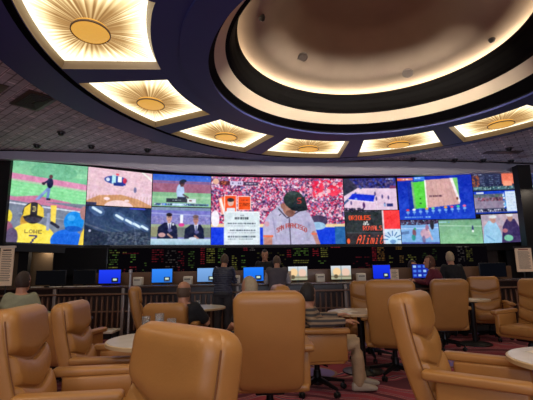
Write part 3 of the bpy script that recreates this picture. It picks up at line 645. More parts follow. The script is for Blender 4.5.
# F12 tote board
def tote(w):
    p = Pic(w, 18, (40, 46, 76)); p.speck(0, 1, 8, 14, [(120, 60, 50), (60, 50, 70), (160, 90, 60)], 1.4); p.marks(3, .6, min(w, 16), 1, (200, 210, 240))
    for r in range(6):
        for x in (9, 19, 26):
            if x < w-12 or w < 20: p.marks(x, 2.4+r*2, x+4.6, 1, (130, 150, 190), .7)
    if w > 30: p.rect(w-14, 0, w, 12, (228, 116, 90)); p.rect(w-13, 9, w-3, 14, (236, 150, 120))
    p.rect(0, 14, w, 17.6, (70, 90, 100)); p.speck(1, 14.4, w, 17.4, [(160, 190, 190), (60, 110, 130), (30, 50, 60)], 1)
    return p
panel('screen', tote(47), 472, 516, 0, .25, wall, wl, M['screen'], label='orange and navy tote board')
p = Pic(47, 22, (120, 112, 140)); p.rect(0, 0, 47, 3, (24, 60, 190)); p.rect(3, 1, 11, 2.6, (220, 226, 240)); p.speck(0, 3, 34, 6.6, [(90, 110, 100), (80, 90, 110)], 1.4); p.rect(0, 6.5, 34, 17, (142, 128, 152)); p.speck(4, 6.6, 33, 10, [(70, 50, 70), (110, 80, 90), (150, 80, 100)], 1.2, .9, .8); p.rect(0, 17, 34, 20, (60, 64, 90)); p.speck(1, 18, 34, 20.4, [(20, 24, 50), (200, 200, 220)], 1.2); p.rect(34, 1, 46, 20.6, (206, 222, 240)); p.speck(31, 2, 34, 18, [(90, 170, 220), (220, 230, 250), (30, 70, 190)], 1.3)
for k in range(6): p.marks(36, 3+k*2.9, 44, 1, (150, 180, 214), .7)
p.rect(0, 20.6, 47, 22, (24, 50, 150))
panel('screen', p, 472, 517, .26, .585, wall, wl, M['screen'], label='horse race with white results column')
def guys(w, sh=0):
    p = Pic(w, 27, (176, 160, 176)); p.speck(0, 0, w, 27, [(160, 150, 170), (196, 176, 190), (186, 150, 160)], 3, .4)
    if w > 20:
        p.poly([(0, 27), (2, 12), (8, 6), (16, 8), (20, 16), (22, 27)], (150, 196, 226)); p.ell(13, 5, 3, 3.6, (186, 140, 130)); p.ell(13, 2.4, 4.2, 1.6, (216, 222, 226)); p.line(4, 20, 12, 25, 1.4, (120, 166, 206))
        p.poly([(20, 27), (23, 12), (28, 5), (37, 5), (42, 14), (42, 27)], (60, 48, 92)); p.ell(32, 3.6, 3, 3.8, (170, 126, 120)); p.ell(32, 1, 4, 1.8, (210, 206, 212)); p.ell(25, 16, 3, 2, (176, 110, 120)); p.ell(28, 23, 5, 3, (120, 190, 160)); p.poly([(40, 27), (w, 16), (w, 27)], (60, 70, 96))
    else: p.ell(8, 14, 8, 12, (150, 190, 226)); p.ell(8, 3, 3, 3.6, (186, 140, 130))
    return p
panel('screen', guys(46), 477, 519.5, .6, 1, wall, wl, M['screen'], label='two men in caps looking down')
panel('screen', tote(22), 520, 560, 0, .25, wall, wl, M['screen'], label='tote board right of the black pillar')
p = Pic(22, 20, (206, 222, 240)); p.rect(0, 0, 4, 20, (20, 60, 190)); p.speck(6, 3, 20, 18, [(150, 180, 214), (230, 240, 250)], 2); panel('screen', p, 520, 560, .26, .585, wall, wl, M['screen'], label='pale results page right of the black pillar')
panel('screen', guys(18), 522, 560, .6, 1, wall, wl, M['screen'], label='figure in light blue right of the black pillar')

# cabinet behind the screens
def strip(bm, ss, tz0, tz1, off0, off1, mi=0):
    """solid running along the wall curve: z functions tz0(s), tz1(s), offsets off0 (back) off1 (front)"""
    rows = []
    for s in ss:
        b = wallp(s, 0, off0); f = wallp(s, 0, off1); z0, z1 = tz0(s), tz1(s)
        rows.append([bm.verts.new((b.x, b.y, z0)), bm.verts.new((f.x, f.y, z0)), bm.verts.new((f.x, f.y, z1)), bm.verts.new((b.x, b.y, z1))])
    for a, b in zip(rows, rows[1:]):
        for i in range(4): bm.faces.new((a[i], a[(i+1) % 4], b[(i+1) % 4], b[i])).material_index = mi
    bm.faces.new(rows[0]).material_index = mi; bm.faces.new(rows[-1][::-1]).material_index = mi
def wz(s, t): return wallp(s, t).z
ss = [12, 50, 88, 120, 153, 182, 212, 245, 278, 310, 343, 375, 408, 440, 472, 495, 516, 560]
bm = bmesh.new(); strip(bm, ss, lambda s: wz(s, 1)-.03, lambda s: wz(s, 0)+.02, -.25, -.012); 
for v in bm.verts: v.co -= wl
obj('cabinet', bm, M['darkpanel'], wall, smooth=False)
# black frame beams above and below, fascia, wall under the screens
bm = bmesh.new(); s2 = [3]+ss
strip(bm, s2, lambda s: wz(s, 1)-.22, lambda s: wz(s, 1)-.035, -.3, .04)
struct('trim_5', bm, M['dark'])
bm = bmesh.new(); strip(bm, [-60, -20]+s2, lambda s: wz(s, 0)+.03, lambda s: 4.3, -.3, .0); struct('trim_6', bm, M['dark'])
FZ = [(-120, 4.09), (20, 4.07), (100, 3.99), (180, 3.875), (340, 3.875), (433, 3.885), (525, 4.08), (600, 4.1)]
FP = [(-9, 9.5), (-7.6, 9.35), (-6.12, 9.42), (-4.21, 9.74), (-2.27, 10.23), (0, 10.62), (2.08, 10.85), (4.78, 11.08), (6.6, 11.35), (7.93, 11.62), (10.9, 12.2)]
FB = [4.1, 4.09, 4.07, 3.99, 3.885, 3.87, 3.87, 3.885, 3.98, 4.04, 4.08]
bm = bmesh.new(); rows = []
for (x, y), zb in zip(FP, FB):
    rows.append([bm.verts.new((x, y, 4.3)), bm.verts.new((x, y, zb)), bm.verts.new((x-.0, y+.14, zb)), bm.verts.new((x, y+.14, 4.3))])
for a, b in zip(rows, rows[1:]):
    for i in range(3): bm.faces.new((a[i], b[i], b[i+1], a[i+1]))
struct('trim_7', bm, M['fascia'])
bm = bmesh.new()
for (x, y), (x2, y2) in zip(FP, FP[1:]):   # thin dark shadow gap line where ceiling tiles meet fascia
    tube(bm, [(x, y-.015, 4.285), (x2, y2-.015, 4.285)], .014, n=6)
struct('trim_8', bm, M['dark'])
bm = bmesh.new(); q = wallp(12, 0); box(bm, q.x-1.6, q.x+.0, q.y-.1, q.y+.2, 2.0, 4.14); struct('trim_9', bm, M['dark'])
# pillar at the right, in front of the screens
struct('trim_10', newbox(7.04, 7.40, 10.90, 11.15, 0, 4.08), M['dark'])

# odds board under the screens
p = Pic(392, 34, (7, 5, 8))
G, Y_, Rr, W_ = (96, 140, 52), (150, 150, 60), (170, 34, 44), (130, 120, 110)
def col(x0, x1, y0, y1, c, step=2.45, fill=.8, al=.8):
    y = y0
    while y < y1: p.marks(x0, y, x1, 1.0, c, al, fill); y += step
ox = 86
def cc(x0, x1, y0, y1, c, **k): col(x0-ox, x1-ox, y0-246, y1-246, c, **k)
cc(111, 121, 248, 250, G); cc(111, 130, 250.4, 252, Y_); cc(105, 110, 253, 266, Rr, fill=1); cc(112, 122, 253, 264, G); cc(112, 122, 266, 274, Y_)
cc(128, 140, 266, 276, Rr, fill=.5); cc(134, 139, 253, 262, G); cc(146, 150, 262, 276, G, fill=.7); cc(126, 142, 251.5, 252.5, Rr, al=.5); cc(155, 166, 248, 262, Rr, fill=.6, al=.6); cc(168, 182, 249, 268, W_, fill=.4, al=.5)
cc(180, 186, 250, 276, Rr, fill=.6, al=.6); cc(190, 196, 250, 276, G, fill=.6, al=.6); cc(202, 206, 246, 264, Rr, fill=1); cc(208, 216, 247, 264, Y_, fill=.9); cc(219, 226, 247, 262, G, fill=.6); cc(232, 237, 255, 272, Y_, fill=.8); cc(241, 245, 255, 272, G, fill=.7)
cc(243, 247, 246, 249, Rr, fill=1); cc(249, 254, 246, 249, W_); cc(285, 289, 249, 257, Rr, fill=1); cc(291, 306, 245, 256, G); cc(310, 316, 248, 256, Rr, fill=.7); cc(318, 325, 247, 257, Y_, fill=.7); cc(328, 338, 246, 248, Rr); cc(291, 306, 261, 265, Y_, fill=1); cc(315, 323, 262, 265, G, fill=.7)
cc(368, 372, 247, 264, Rr, fill=1); cc(373, 380, 247, 264, (160, 110, 50), fill=.9); cc(384, 388, 257, 266, Y_); cc(391, 397, 246, 249, (170, 120, 40)); cc(394, 398, 257, 266, (160, 120, 60)); cc(400, 410, 256, 264, Y_, fill=.7)
cc(449, 463, 246, 247, W_); cc(450, 456, 249, 266, W_, fill=.7, al=.6); cc(458, 464, 249, 266, Y_, fill=.7, al=.6); cc(345, 366, 258, 274, Rr, fill=.25, al=.5); cc(256, 284, 252, 275, Y_, fill=.3, al=.45); cc(412, 430, 249, 262, G, fill=.2, al=.4)
ob = thing('odds_board', 'long black electronic odds board with rows of small green and red figures, under the screens', 'odds board', wallp(278, 1)-Vector((0, 0, .95)))
bl = ob.location.copy()
# odds board geometry follows the wall curve
class _: pass
old = wallp
def boardp(s, t, off=0):
    q = old(s, 1, off); z1 = q.z-.09; return Vector((q.x, q.y, z1*(1-t)+(1.10)*t))
wallp = boardp
panel('display', p, 86, 478, 0, 1, ob, bl, M['board'], off=.05, blur=2, gain=1.05)
wallp = old
bm = bmesh.new(); strip(bm, [86]+ss[3:14]+[478], lambda s: 1.06, lambda s: wz(s, 1)-.24, -.1, .03)
for v in bm.verts: v.co -= bl
obj('housing', bm, M['darkpanel'], ob, smooth=False)
bm = bmesh.new(); strip(bm, [86]+ss[3:14]+[478], lambda s: 0, lambda s: 1.05, -.2, .0); struct('wall_front', bm, M['wallbrown'])

# dead screen on the left, doorway panels
o = thing('wall_screen', 'switched-off black screen on the wall left of the odds board', 'screen', (-4.62, 10.1, 1.2)); 
obj('housing', newbox(-.72, .62, 0, .1, .02, .74, .01), M['darkpanel'], o); obj('glass', newbox(-.69, .59, -.008, 0, .05, .71), M['black'], o)
# left alcove
struct('wall_left', newbox(-8.99, -5.75, 12.6, 12.7, 0, 4.2), M['tanwall'])
struct('door_1', newbox(-6.30, -6.05, 10.2, 10.34, 0, 2.0), M['dark'])
struct('door_1', newbox(-5.42, -5.34, 10.2, 10.34, 0, 2.0), M['dark'])
struct('trim_11', newbox(-6.9, -5.4, 10.55, 10.65, 0, 2.02), M['tanwall'])
struct('trim_12', newbox(-5.36, -4.1, 10.3, 10.4, 0, 2.0), M['dark'])
# right end: brown wall and dark doorway
struct('trim_13', newbox(6.3, 6.75, 11.85, 11.95, 0, 1.96), M['wallbrown'])
struct('door_2', newbox(5.75, 6.28, 11.8, 11.88, 0, 1.96), M['dark'])
struct('trim_14', newbox(7.0, 9.6, 11.85, 11.95, 0, 1.96), M['dark'])

# ------------------------------------------------------------------ ceiling fittings
TR = math.radians(-38)
t = thing('ceiling_vent', 'bronze square air vent in the tiled ceiling at the left', 'vent', (-4.05, 6.60, 4.298), TR)
bm = bmesh.new(); box(bm, -.42, .42, -.24, .24, -.02, .0, .006); obj('frame', bm, M['ventm'], t)
bm = bmesh.new()
for k in range(5): 
    a = .34-k*.06; b_ = .17-k*.032
    for x0, x1, y0, y1 in ((-a, a, b_-.012, b_), (-a, a, -b_, -b_+.012), (-a, -a+.012, -b_, b_), (a-.012, a, -b_, b_)): box(bm, x0, x1, y0, y1, -.034-.004*k, -.018, mi=0)
obj('louvre', bm, M['grey'], t)
bm = bmesh.new(); box(bm, -.34, .34, -.17, .17, -.024, -.019); obj('duct', bm, M['darkpanel'], t)
tag(obj('access_panel', newbox(-.42, .42, -.26, .26, -.012, 0, .004), M['ventm'], None, loc=(-4.62, 6.10, 4.298)), 'bronze flat panel beside the left air vent', 'panel').rotation_euler = (0, 0, TR)
tag(obj('access_panel', newbox(-.5, .5, -.12, .12, -.012, 0, .004), M['ventm'], None, loc=(6.35, 10.35, 4.298)), 'brown flat panel in the tiled ceiling at the right', 'panel')
tag(obj('access_panel', newbox(-.32, .32, -.10, .10, -.012, 0, .004), M['ventm'], None, loc=(-2.35, 8.95, 4.298)), 'dark flat panel beside the navy ring over the left screens', 'panel')
cams = [(-5.39, 9.06, 'furthest left of the row'), (-4.39, 8.21, 'nearest, left of the navy ring'), (-4.17, 9.2, 'second from the left along the fascia'), (-2.93, 9.55, 'beside the flat panel over the umpire screen'),
        (4.11, 10.8, 'first one right of the ring'), (5.36, 10.98, 'over the blue race screen'), (6.2, 11.06, 'over the gap left of the tote board'), (7.08, 11.2, 'furthest right, over the pillar'), (6.29, 9.98, 'on the brown flat panel at the right')]
proto = None
for x, y, w in cams:
    lab = 'small black camera dome on the tiled ceiling, '+w
    if proto is None:
        proto = thing('camera_dome', lab, 'security camera', (x, y, 4.3), 0, 'camera domes on the tiled ceiling')
        bm = bmesh.new(); lathe(bm, [(.085, 0), (.085, -.02), (.07, -.028)]); obj('rim', bm, M['grey'], proto)
        bm = bmesh.new(); lathe(bm, [(.066, -.02), (.064, -.05), (.045, -.08), (.002, -.095)]); obj('lens', bm, M['darkpanel'], proto)
    else: dup(proto, (x, y, 4.3), 0, lab)
t = thing('downlight', 'tiny pale recessed downlight beside the ring at the left', 'ceiling light', (-3.45, 8.0, 4.3))
bm = bmesh.new(); lathe(bm, [(.06, 0), (.06, -.008), (.045, -.01)]); obj('trim_ring', bm, M['paper'], t)
bm = bmesh.new(); lathe(bm, [(.044, -.004), (.03, -.009), (.002, -.01)]); obj('lens', bm, M['downlight'], t)

# ------------------------------------------------------------------ chairs
def backline(v, hgt):
    """centre of the back shell at v 0..1"""
    z = .36+v*(hgt-.36); y = -.22-.20*v*min(1, hgt)-.03*math.sin(PI*v); return Vector((0, y, z))
def make_chair(hgt=1.13, leather='leather', name='lounge_chair', hwb=.285):
    L_ = M[leather]
    t = thing(name, '', 'chair')
    bm = bmesh.new(); Lb = hgt-.36; secs = []
    for v, s in stations(None, Lb, .085, 14, 6):
        c = backline(v, hgt); d = (backline(min(1, v+.02), hgt)-backline(max(0, v-.02), hgt)).normalized()
        X = Vector((1, 0, 0)); Y = d.cross(X); secs.append((c, X, Y, (hwb-.022*(1-v))-s, .075-s*.62))
    loft(bm, secs, n=40, p=4.6)
    obj('back_shell', bm, L_, t)
    # front cushions with curved lower seams
    segs = [(.68, 1.0), (.46, .68), (.24, .46), (.08, .24)] if hgt > 1 else [(.5, .97), (.2, .5)]
    for i, (v0, v1) in enumerate(segs):
        bm = bmesh.new(); NU, NV = 24, 12; g = []
        for a in range(NU+1):
            u = -1+2*a/NU; rowv = []
            dip = .095*(1-abs(u)**1.4)
            for b in range(NV+1):
                tt = b/NV
                lo = v0-dip; hi = v1-(dip if i else .0)
                v = lo+(hi-lo)*tt
                if v < .08: v = .08+(v-.08)*.2
                c = backline(v, hgt); d = (backline(min(1, v+.02), hgt)-backline(max(0, v-.02), hgt)).normalized(); N_ = Vector((1, 0, 0)).cross(d)*-1
                if N_.y < 0: N_ = -N_
                edge = (1-abs(u)**8); prof = (max(0, 4*tt*(1-tt)))**.33 if i else (min(1, tt*5)**.45)*max(0, 1-max(0, (tt-.72)/.28)**2.4)**.5
                wr = .003*math.sin(u*40+i)*math.sin(PI*tt)**2*(1 if i else 0)
                hh = .012+((.045+.060*prof*(.25+.75*edge**.5)) if i == 0 else (.050+.044*prof*edge**.4))+wr
                hw = hwb-.022*(1-v)-(.010 if i == 0 else .018)
                if v > .88: hw -= .09*(1-math.sqrt(max(0, 1-((v-.88)/.125)**2)))
                p_ = c+Vector((u*hw, 0, 0))+N_*hh
                rowv.append(bm.verts.new(p_))
            g.append(rowv)
        for a in range(NU):
            for b in range(NV): bm.faces.new((g[a][b], g[a+1][b], g[a+1][b+1], g[a][b+1]))
        # skirt back into the shell
        loop = [g[a][0] for a in range(NU+1)]+[g[NU][b] for b in range(1, NV+1)]+[g[a][NV] for a in range(NU-1, -1, -1)]+[g[0][b] for b in range(NV-1, 0, -1)]
        back = [bm.verts.new(v.co+Vector((0, -.03, -.004))) for v in loop]
        for k in range(len(loop)): bm.faces.new((loop[k], loop[(k+1) % len(loop)], back[(k+1) % len(loop)], back[k]))
        bm.faces.new(back)
        obj('headrest' if (i == 0 and hgt > 1) else 'back_cushion', bm, L_, t)
    # stitched seams along both front edges of the shell and across the rear rim
    for s in (-1, 1):
        bm = bmesh.new(); pts = []
        for v in np.linspace(.05, .93, 16):
            c = backline(v, hgt); pts.append(c+Vector((s*(hwb-.022*(1-v)-.004), .062, 0)))
        tube(bm, pts, .0032, n=6); obj('piping', bm, M['seam'], t)
    # arms
    for s in (-1, 1):
        bm = bmesh.new(); box(bm, s*.298-.034, s*.298+.034, -.20, .27, .36, .645, .02, 3)
        for v in bm.verts:
            if v.co.y > .1: v.co.z += .0; v.co.x -= s*.006
        obj('arm_panel', bm, L_, t)
        bm = bmesh.new(); rrbox(bm, (s*.315, -.27, .672), (s*.315, .30, .664), (1, 0, 0), .052, .030, .028, p=3.5); obj('arm_pad', bm, L_, t)
    bm = bmesh.new(); rrbox(bm, (0, -.24, .43), (0, .30, .44), (1, 0, 0), .268, .075, .06, p=5); obj('seat', bm, L_, t)
    bm = bmesh.new(); rrbox(bm, (0, -.24, .365), (0, .25, .365), (1, 0, 0), .32, .035, .03, p=6); obj('seat_frame', bm, L_, t)
    bm = bmesh.new(); box(bm, -.12, .12, -.14, .14, .29, .335, .01); lathe(bm, [(.03, .12), (.03, .29)], n=16); tube(bm, [(.05, .02, .3), (.27, .06, .31)], .008); obj('mechanism', bm, M['black'], t)
    bm = bmesh.new(); lathe(bm, [(.05, .07), (.055, .10), (.045, .15), (.038, .22)], n=20); obj('hub', bm, M['black'], t)
    for k in range(5):
        a = PI/2+k*2*PI/5+.2; ca, sa = math.cos(a), math.sin(a); d = Vector((ca, sa, 0)); X = Vector((-sa, ca, 0))
        bm = bmesh.new(); loft(bm, [(d*r+Vector((0, 0, z)), X, Vector((0, 0, 1)), w, h) for r, z, w, h in ((.03, .125, .03, .03), (.15, .112, .026, .022), (.30, .085, .018, .014), (.315, .083, .012, .010))], n=12, p=4)
        leg = obj('leg', bm, M['black'], t)
        bm = bmesh.new()
        for s in (-1, 1): 
            c = d*.305+X*(s*.018)+Vector((0, 0, .030)); loft(bm, [(c-X*.009, d, Vector((0, 0, 1)), .026, .026), (c-X*.006, d, Vector((0, 0, 1)), .030, .030), (c+X*.006, d, Vector((0, 0, 1)), .030, .030), (c+X*.009, d, Vector((0, 0, 1)), .026, .026)], n=14)
        tube(bm, [d*.305+Vector((0, 0, .03)), d*.305+Vector((0, 0, .08))], .008); box(bm, d.x*.305-.012, d.x*.305+.012, d.y*.305-.012, d.y*.305+.012, .045, .066)
        obj('caster', bm, M['rubber'], leg)
    return t
hi_chair = make_chair(); lo_chair = make_chair(.93, 'leather', 'armchair', .27)
def R(deg): return math.radians(deg)
GR = 'tan leather lounge chairs'
# x, y, heading (0 = +x), dz, low?, label
chairs = [
 (-1.20, 2.60, 10, -.03, 0, 'tan leather high-back chair facing right, nearest at the left edge'),
 (-1.46, 3.80, 6, -.085, 0, 'tan leather high-back chair second from left, behind the nearest left chair'),
 (-.575, 1.42, -134, -.045, 0, 'tan leather chair nearest the camera, only its big headrest showing at the bottom'),
 (.00, 3.58, 91, .0, 0, 'tan leather chair with a tall plain back in the middle, seen from behind'),
 (.47, 4.62, 4, .0, 0, 'tan leather chair seen from its side, holding the person in the striped jacket'),
 (1.50, 6.2, -105, -.03, 0, 'tan leather chair facing the camera across the marble table right of centre'),
 (1.53, 5.12, 72, .03, 0, 'tan leather chair with square back turned, right of the striped-jacket person'),
 (1.27, 2.68, -34, .0, 0, 'tan leather chair in the right foreground, side-on with a wide arm'),
 (2.84, 6.72, 86, -.02, 0, 'tan leather chair with its back turned, below the woman in maroon'),
 (4.05, 7.6, -108, -.03, 0, 'tan leather chair facing the camera behind the farthest right table'),
 (3.70, 5.88, -150, -.03, 0, 'tan leather chair at the right edge, facing left'),
 (-.34, 5.05, 150, -.10, 0, 'tan leather chair hidden behind the tall middle chair, holding a grey-haired person'),
 (-1.78, 6.55, 20, -.05, 0, 'small distant tan chair seen edge-on, left of the balding man'),
 (-1.19, 5.28, 82, .0, 1, 'low tan armchair holding the balding man in black'),
 (-2.42, 4.92, 84, -.06, 1, 'low tan armchair between the two left high-back chairs, seen from behind'),
 (-3.12, 5.28, 88, -.04, 1, 'low tan armchair holding the man in the sage sweater'),
]
first = {0: True, 1: True}
chair_objs = []
for x, y, h, dz, low, lab in chairs:
    src = lo_chair if low else hi_chair
    rz = R(h-90)
    chair_objs.append(dup(src, (x+.05*math.cos(R(h)), y+.05*math.sin(R(h)), 0), rz, lab, GR, dz))
for src in (hi_chair, lo_chair):
    for ch in list(src.children):
        for g in list(ch.children): bpy.data.objects.remove(g)
        bpy.data.objects.remove(ch)
    bpy.data.objects.remove(src)

# ------------------------------------------------------------------ tables and what stands on them
def table(x, y, r, lab, z=.75, base=.26):
    t = thing('pedestal_table', lab, 'table', (x, y, 0), 0, 'round pedestal tables between the chairs')
    bm = bmesh.new(); lathe(bm, [(r-.02, z-.035), (r, z-.03), (r, z-.006), (r-.006, z-.002)], n=48); obj('rim', bm, M['marble_edge'], t)
    bm = bmesh.new(); lathe(bm, [(r-.012, z-.01), (r-.012, z)], n=48); obj('tabletop', bm, M['marble'], t)
    bm = bmesh.new(); lathe(bm, [(.14, z-.036), (.14, z-.05), (.045, z-.07), (.045, .05)], n=20); obj('pedestal', bm, M['black'], t)
    bm = bmesh.new(); lathe(bm, [(base, 0), (base, .015), (base*.8, .03), (.06, .055)], n=32); obj('base', bm, M['black'], t)
table(-.90, 3.52, .45, 'round table with three drink glasses beside the nearest left chair')
table(1.20, 5.42, .42, 'round marble-topped table on a black pedestal in front of the striped-jacket person')
table(3.50, 7.10, .30, 'small round table furthest right, on a black pedestal beside the turned back chair')
table(1.86, 2.50, .40, 'round marble table cut off by the right edge, with white papers on it')
table(-1.12, 6.45, .45, 'round table beyond the balding man, holding one glass')
t = thing('side_table', 'small dark round side table at the far left behind the chairs', 'table', (-2.9, 6.3, 0))
bm = bmesh.new(); lathe(bm, [(.2, .60), (.21, .61), (.21, .63), (.2, .635)], n=32); obj('tabletop', bm, M['grey'], t)
bm = bmesh.new(); lathe(bm, [(.14, 0), (.14, .02), (.02, .04), (.02, .60)], n=16); obj('pedestal', bm, M['black'], t)
t = thing('low_table', 'low pale slab table on the floor in front of the counter, far left', 'table', (-2.82, 7.12, 0))
obj('tabletop', newbox(-.22, .22, -.2, .2, .30, .34, .008), M['marble'], t)
for sx in (-1, 1):
    for sy in (-1, 1): obj('leg', newbox(sx*.18-.015, sx*.18+.015, sy*.16-.015, sy*.16+.015, 0, .30), M['black'], t)

def glass(x, y, z, h, r, lab, grp='drink glasses on the tables'):
    t = thing('drink_glass', lab, 'glass', (x, y, z), 0, grp)
    bm = bmesh.new(); lathe(bm, [(r*.82, .0), (r*.85, .004), (r, h), (r*.93, h), (r*.78, .014), (.001, .012)], n=24); obj('tumbler', bm, M['glass'], t)
    bm = bmesh.new(); lathe(bm, [(r*.74, .016), (r*.86, h*.62), (.001, h*.62)], n=20); obj('drink', bm, M['ice'], t)
    bm = bmesh.new()
    for k in range(3): box(bm, -.012+.012*(k-1), .008+.012*(k-1), -.01+.006*k, .012+.006*k, h*.56+.006*k, h*.70+.006*k, .003)
    obj('ice_cubes', bm, M['glass'], t)
glass(-1.10, 3.72, .75, .16, .038, 'leftmost of the three glasses on the near left table')
glass(-1.00, 3.80, .75, .175, .042, 'middle and tallest of the three glasses on the near left table')
glass(-.86, 3.68, .75, .14, .042, 'rightmost of the three glasses on the near left table')
glass(-1.08, 6.35, .75, .11, .04, 'single glass on the table beyond the balding man')
for x, y, a, lab in ((1.76, 2.66, 20, 'white paper slip lying flat at the back of the right edge table'), (1.80, 2.34, -30, 'white paper slip lying nearest the front of the right edge table'), (2.06, 2.5, 50, 'white paper slip at the far right of the right edge table')):
    o = tag(obj('paper_slip', newbox(-.07, .07, -.10, .10, 0, .0015), M['paper'], None, loc=(x, y, .7505)), lab, 'paper', 'papers on the right edge table'); o.rotation_euler = (0, 0, R(a))
for x, y, a, lab in ((1.05, 5.4, 10, 'folded white paper on the marble table before the striped-jacket person'), (3.46, 7.0, 20, 'white paper on the small far right table'), ):
    o = tag(obj('paper_slip', newbox(-.08, .08, -.10, .10, 0, .004), M['paper'], None, loc=(x, y, .7505)), lab, 'paper'); o.rotation_euler = (0, 0, R(a))
t = thing('paper_cup', 'small clear cup with straw on the arm between the balding man and the middle chair', 'cup', (-.72, 4.6, .0))

COL.objects.unlink(t); bpy.data.objects.remove(t)

# ------------------------------------------------------------------ counter with betting windows
CT = 1.03
ct = thing('betting_counter', 'long dark wood betting counter with vertical slats and stone top', 'counter', (0, 8.3, 0))
obj('carcass', newbox(-6.2, 7.6, .04, .75, 0, CT-.04), M['wood'], ct, smooth=False)
obj('countertop', newbox(-6.25, 7.65, -.06, .8, CT-.04, CT, .01), M['countertop'], ct)
obj('ledge', newbox(-6.2, 7.6, -.10, .04, CT-.17, CT-.14, .006), M['slat'], ct)
bm = bmesh.new()
for i in range(124):
    x = -6.1+i*.11; box(bm, x-.016, x+.016, -.02, .04, .16, CT-.20, .004, 1)
box(bm, -6.2, 7.6, -.03, .0, .52, .545)
obj('slats', bm, M['slat'], ct)
obj('plinth', newbox(-6.2, 7.6, -.04, .04, 0, .14), M['dark'], ct, smooth=False)
tag(obj('counter_partition', newbox(-4.3, 5.4, 0, .03, 0, .27, .004), M['slat'], None, loc=(0, 9.02, CT)), 'low brown partition along the back edge of the betting counter', 'partition')
for x in (-4.3, -2.92, -.62, 1.56, 3.7, 5.9): obj('post', newbox(x-.03, x+.03, -.07, .0, 0, CT-.04, .006), M['chrome'], ct)
st = thing('back_counter', 'brown back counter running along the wall under the odds board', 'counter', (0, 10.0, 0))
obj('carcass', newbox(-3.2, 5.6, 0, .4, 0, .98), M['wood'], st, smooth=False); obj('countertop', newbox(-3.25, 5.65, -.04, .42, .98, 1.02, .008), M['slat'], st)
# queue post
t = thing('stanchion_post', 'slim grey metal post standing before the counter at the left', 'post', (-2.45, 7.25, 0))
bm = bmesh.new(); lathe(bm, [(.14, 0), (.14, .012), (.03, .03)], n=24); obj('base', bm, M['steel'], t)
bm = bmesh.new(); lathe(bm, [(.018, .02), (.018, 1.28), (.03, 1.29), (.03, 1.34), (.02, 1.35)], n=16); obj('pole', bm, M['steel'], t)

def pxx(px, y): return (px-266.5)/400*y
def monitor(x, y, w, h, c, lab, kind='blue', rz=0, tilt=0):
    t = thing('monitor', lab, 'monitor', (x, y, CT), rz, 'monitors along the betting counter')
    hb = .05
    bm = bmesh.new(); box(bm, -w/2-.012, w/2+.012, 0, .03, hb-.012, hb+h+.012, .005); obj('bezel', bm, M['rubber'], t)
    p = Pic(w*46, h*46, c)
    if kind == 'blue': 
        p.grad(0, 0, p.w, p.h, tuple(min(255, v+10) for v in c), tuple(v*.92 for v in c)); p.rect(p.w*.6, p.h*.62, p.w*.9, p.h*.95, (20, 24, 40)); p.rect(p.w*.66, p.h*.68, p.w*.84, p.h*.82, (200, 220, 200)); p.marks(p.w*.62, p.h*.87, p.w*.88, .8, (150, 160, 180))
    elif kind == 'photo':
        p.grad(0, 0, p.w, p.h, (206, 214, 226), (160, 160, 130)); p.ell(p.w*.3, p.h*.45, p.w*.2, p.h*.3, (236, 200, 150)); p.ell(p.w*.75, p.h*.5, p.w*.2, p.h*.3, (226, 190, 170)); p.rect(p.w*.5, 0, p.w*.53, p.h, (110, 120, 120)); p.rect(0, p.h*.75, p.w, p.h*.85, (130, 120, 96)); p.ell(p.w*.25, p.h*.8, 2, 2, (90, 80, 60))
    elif kind == 'pages':
        for i in range(4):
            for j in range(3): p.rect(1+i*p.w/4, 1+j*p.h/3, (i+.8)*p.w/4, (j+.75)*p.h/3, (70, 120, 220) if (i+j) % 3 else (150, 190, 230))
    elif kind == 'off': pass
    p.blur(2)
    W, Hh = p.W, p.H; xs = np.linspace(-w/2, w/2, W+1); zs = np.linspace(hb+h, hb, Hh+1)
    me = bpy.data.meshes.new('display'); V = [(X, -.002, Z) for Z in zs for X in xs]; F_ = [(j*(W+1)+i, (j+1)*(W+1)+i, (j+1)*(W+1)+i+1, j*(W+1)+i+1) for j in range(Hh) for i in range(W)]
    me.from_pydata(V, [], F_); a = np.pad(p.a, ((0, 1), (0, 1), (0, 0)), 'edge')/255.; l = np.where(a <= .04045, a/12.92, ((a+.055)/1.055)**2.4)
    ca = me.color_attributes.new('picture', 'FLOAT_COLOR', 'POINT'); ca.data.foreach_set('color', np.concatenate([l, np.ones_like(l[..., :1])], -1).astype(np.float32).ravel())
    obj('display', me, M['screen'], t, smooth=False)
    bm = bmesh.new(); box(bm, -.1, .1, -.04, .12, 0, .012, .004); box(bm, -.025, .025, .03, .05, .01, hb+.1); obj('stand', bm, M['rubber'], t)
MY = 8.62
for px, w, c, kind, lab in ((111, .46, (22, 50, 226), 'blue', 'deep blue monitor furthest left on the counter'), (162.5, .43, (40, 122, 230), 'blue', 'bright blue monitor above and left of the balding man'),
                       (206.5, .40, (110, 156, 214), 'blue', 'pale blue monitor left of the man in the puffer vest'), (252.5, .42, (24, 112, 236), 'blue', 'bright blue monitor between the two standing customers'),
                       (296, .40, (200, 200, 200), 'photo', 'monitor showing a pale picture, right of the customer in the grey vest'), (338.5, .42, (200, 200, 200), 'photo', 'monitor showing a pale picture, above the small marble table'),
                       (378.5, .36, (16, 44, 222), 'blue', 'deep blue monitor above the square-backed chair right of centre'), (418.5, .42, (24, 40, 150), 'pages', 'blue monitor with small tiles, left of the person in maroon'),
                       (53, .62, (9, 9, 11), 'off', 'black monitor, left one of the dark pair at the far left of the counter'), (86, .46, (9, 9, 11), 'off', 'black monitor, right one of the dark pair at the far left of the counter'),
                       (488, .55, (8, 9, 14), 'off', 'black monitor at the far right of the counter')):
    monitor(pxx(px, MY), MY, w, .28, c, lab, kind)
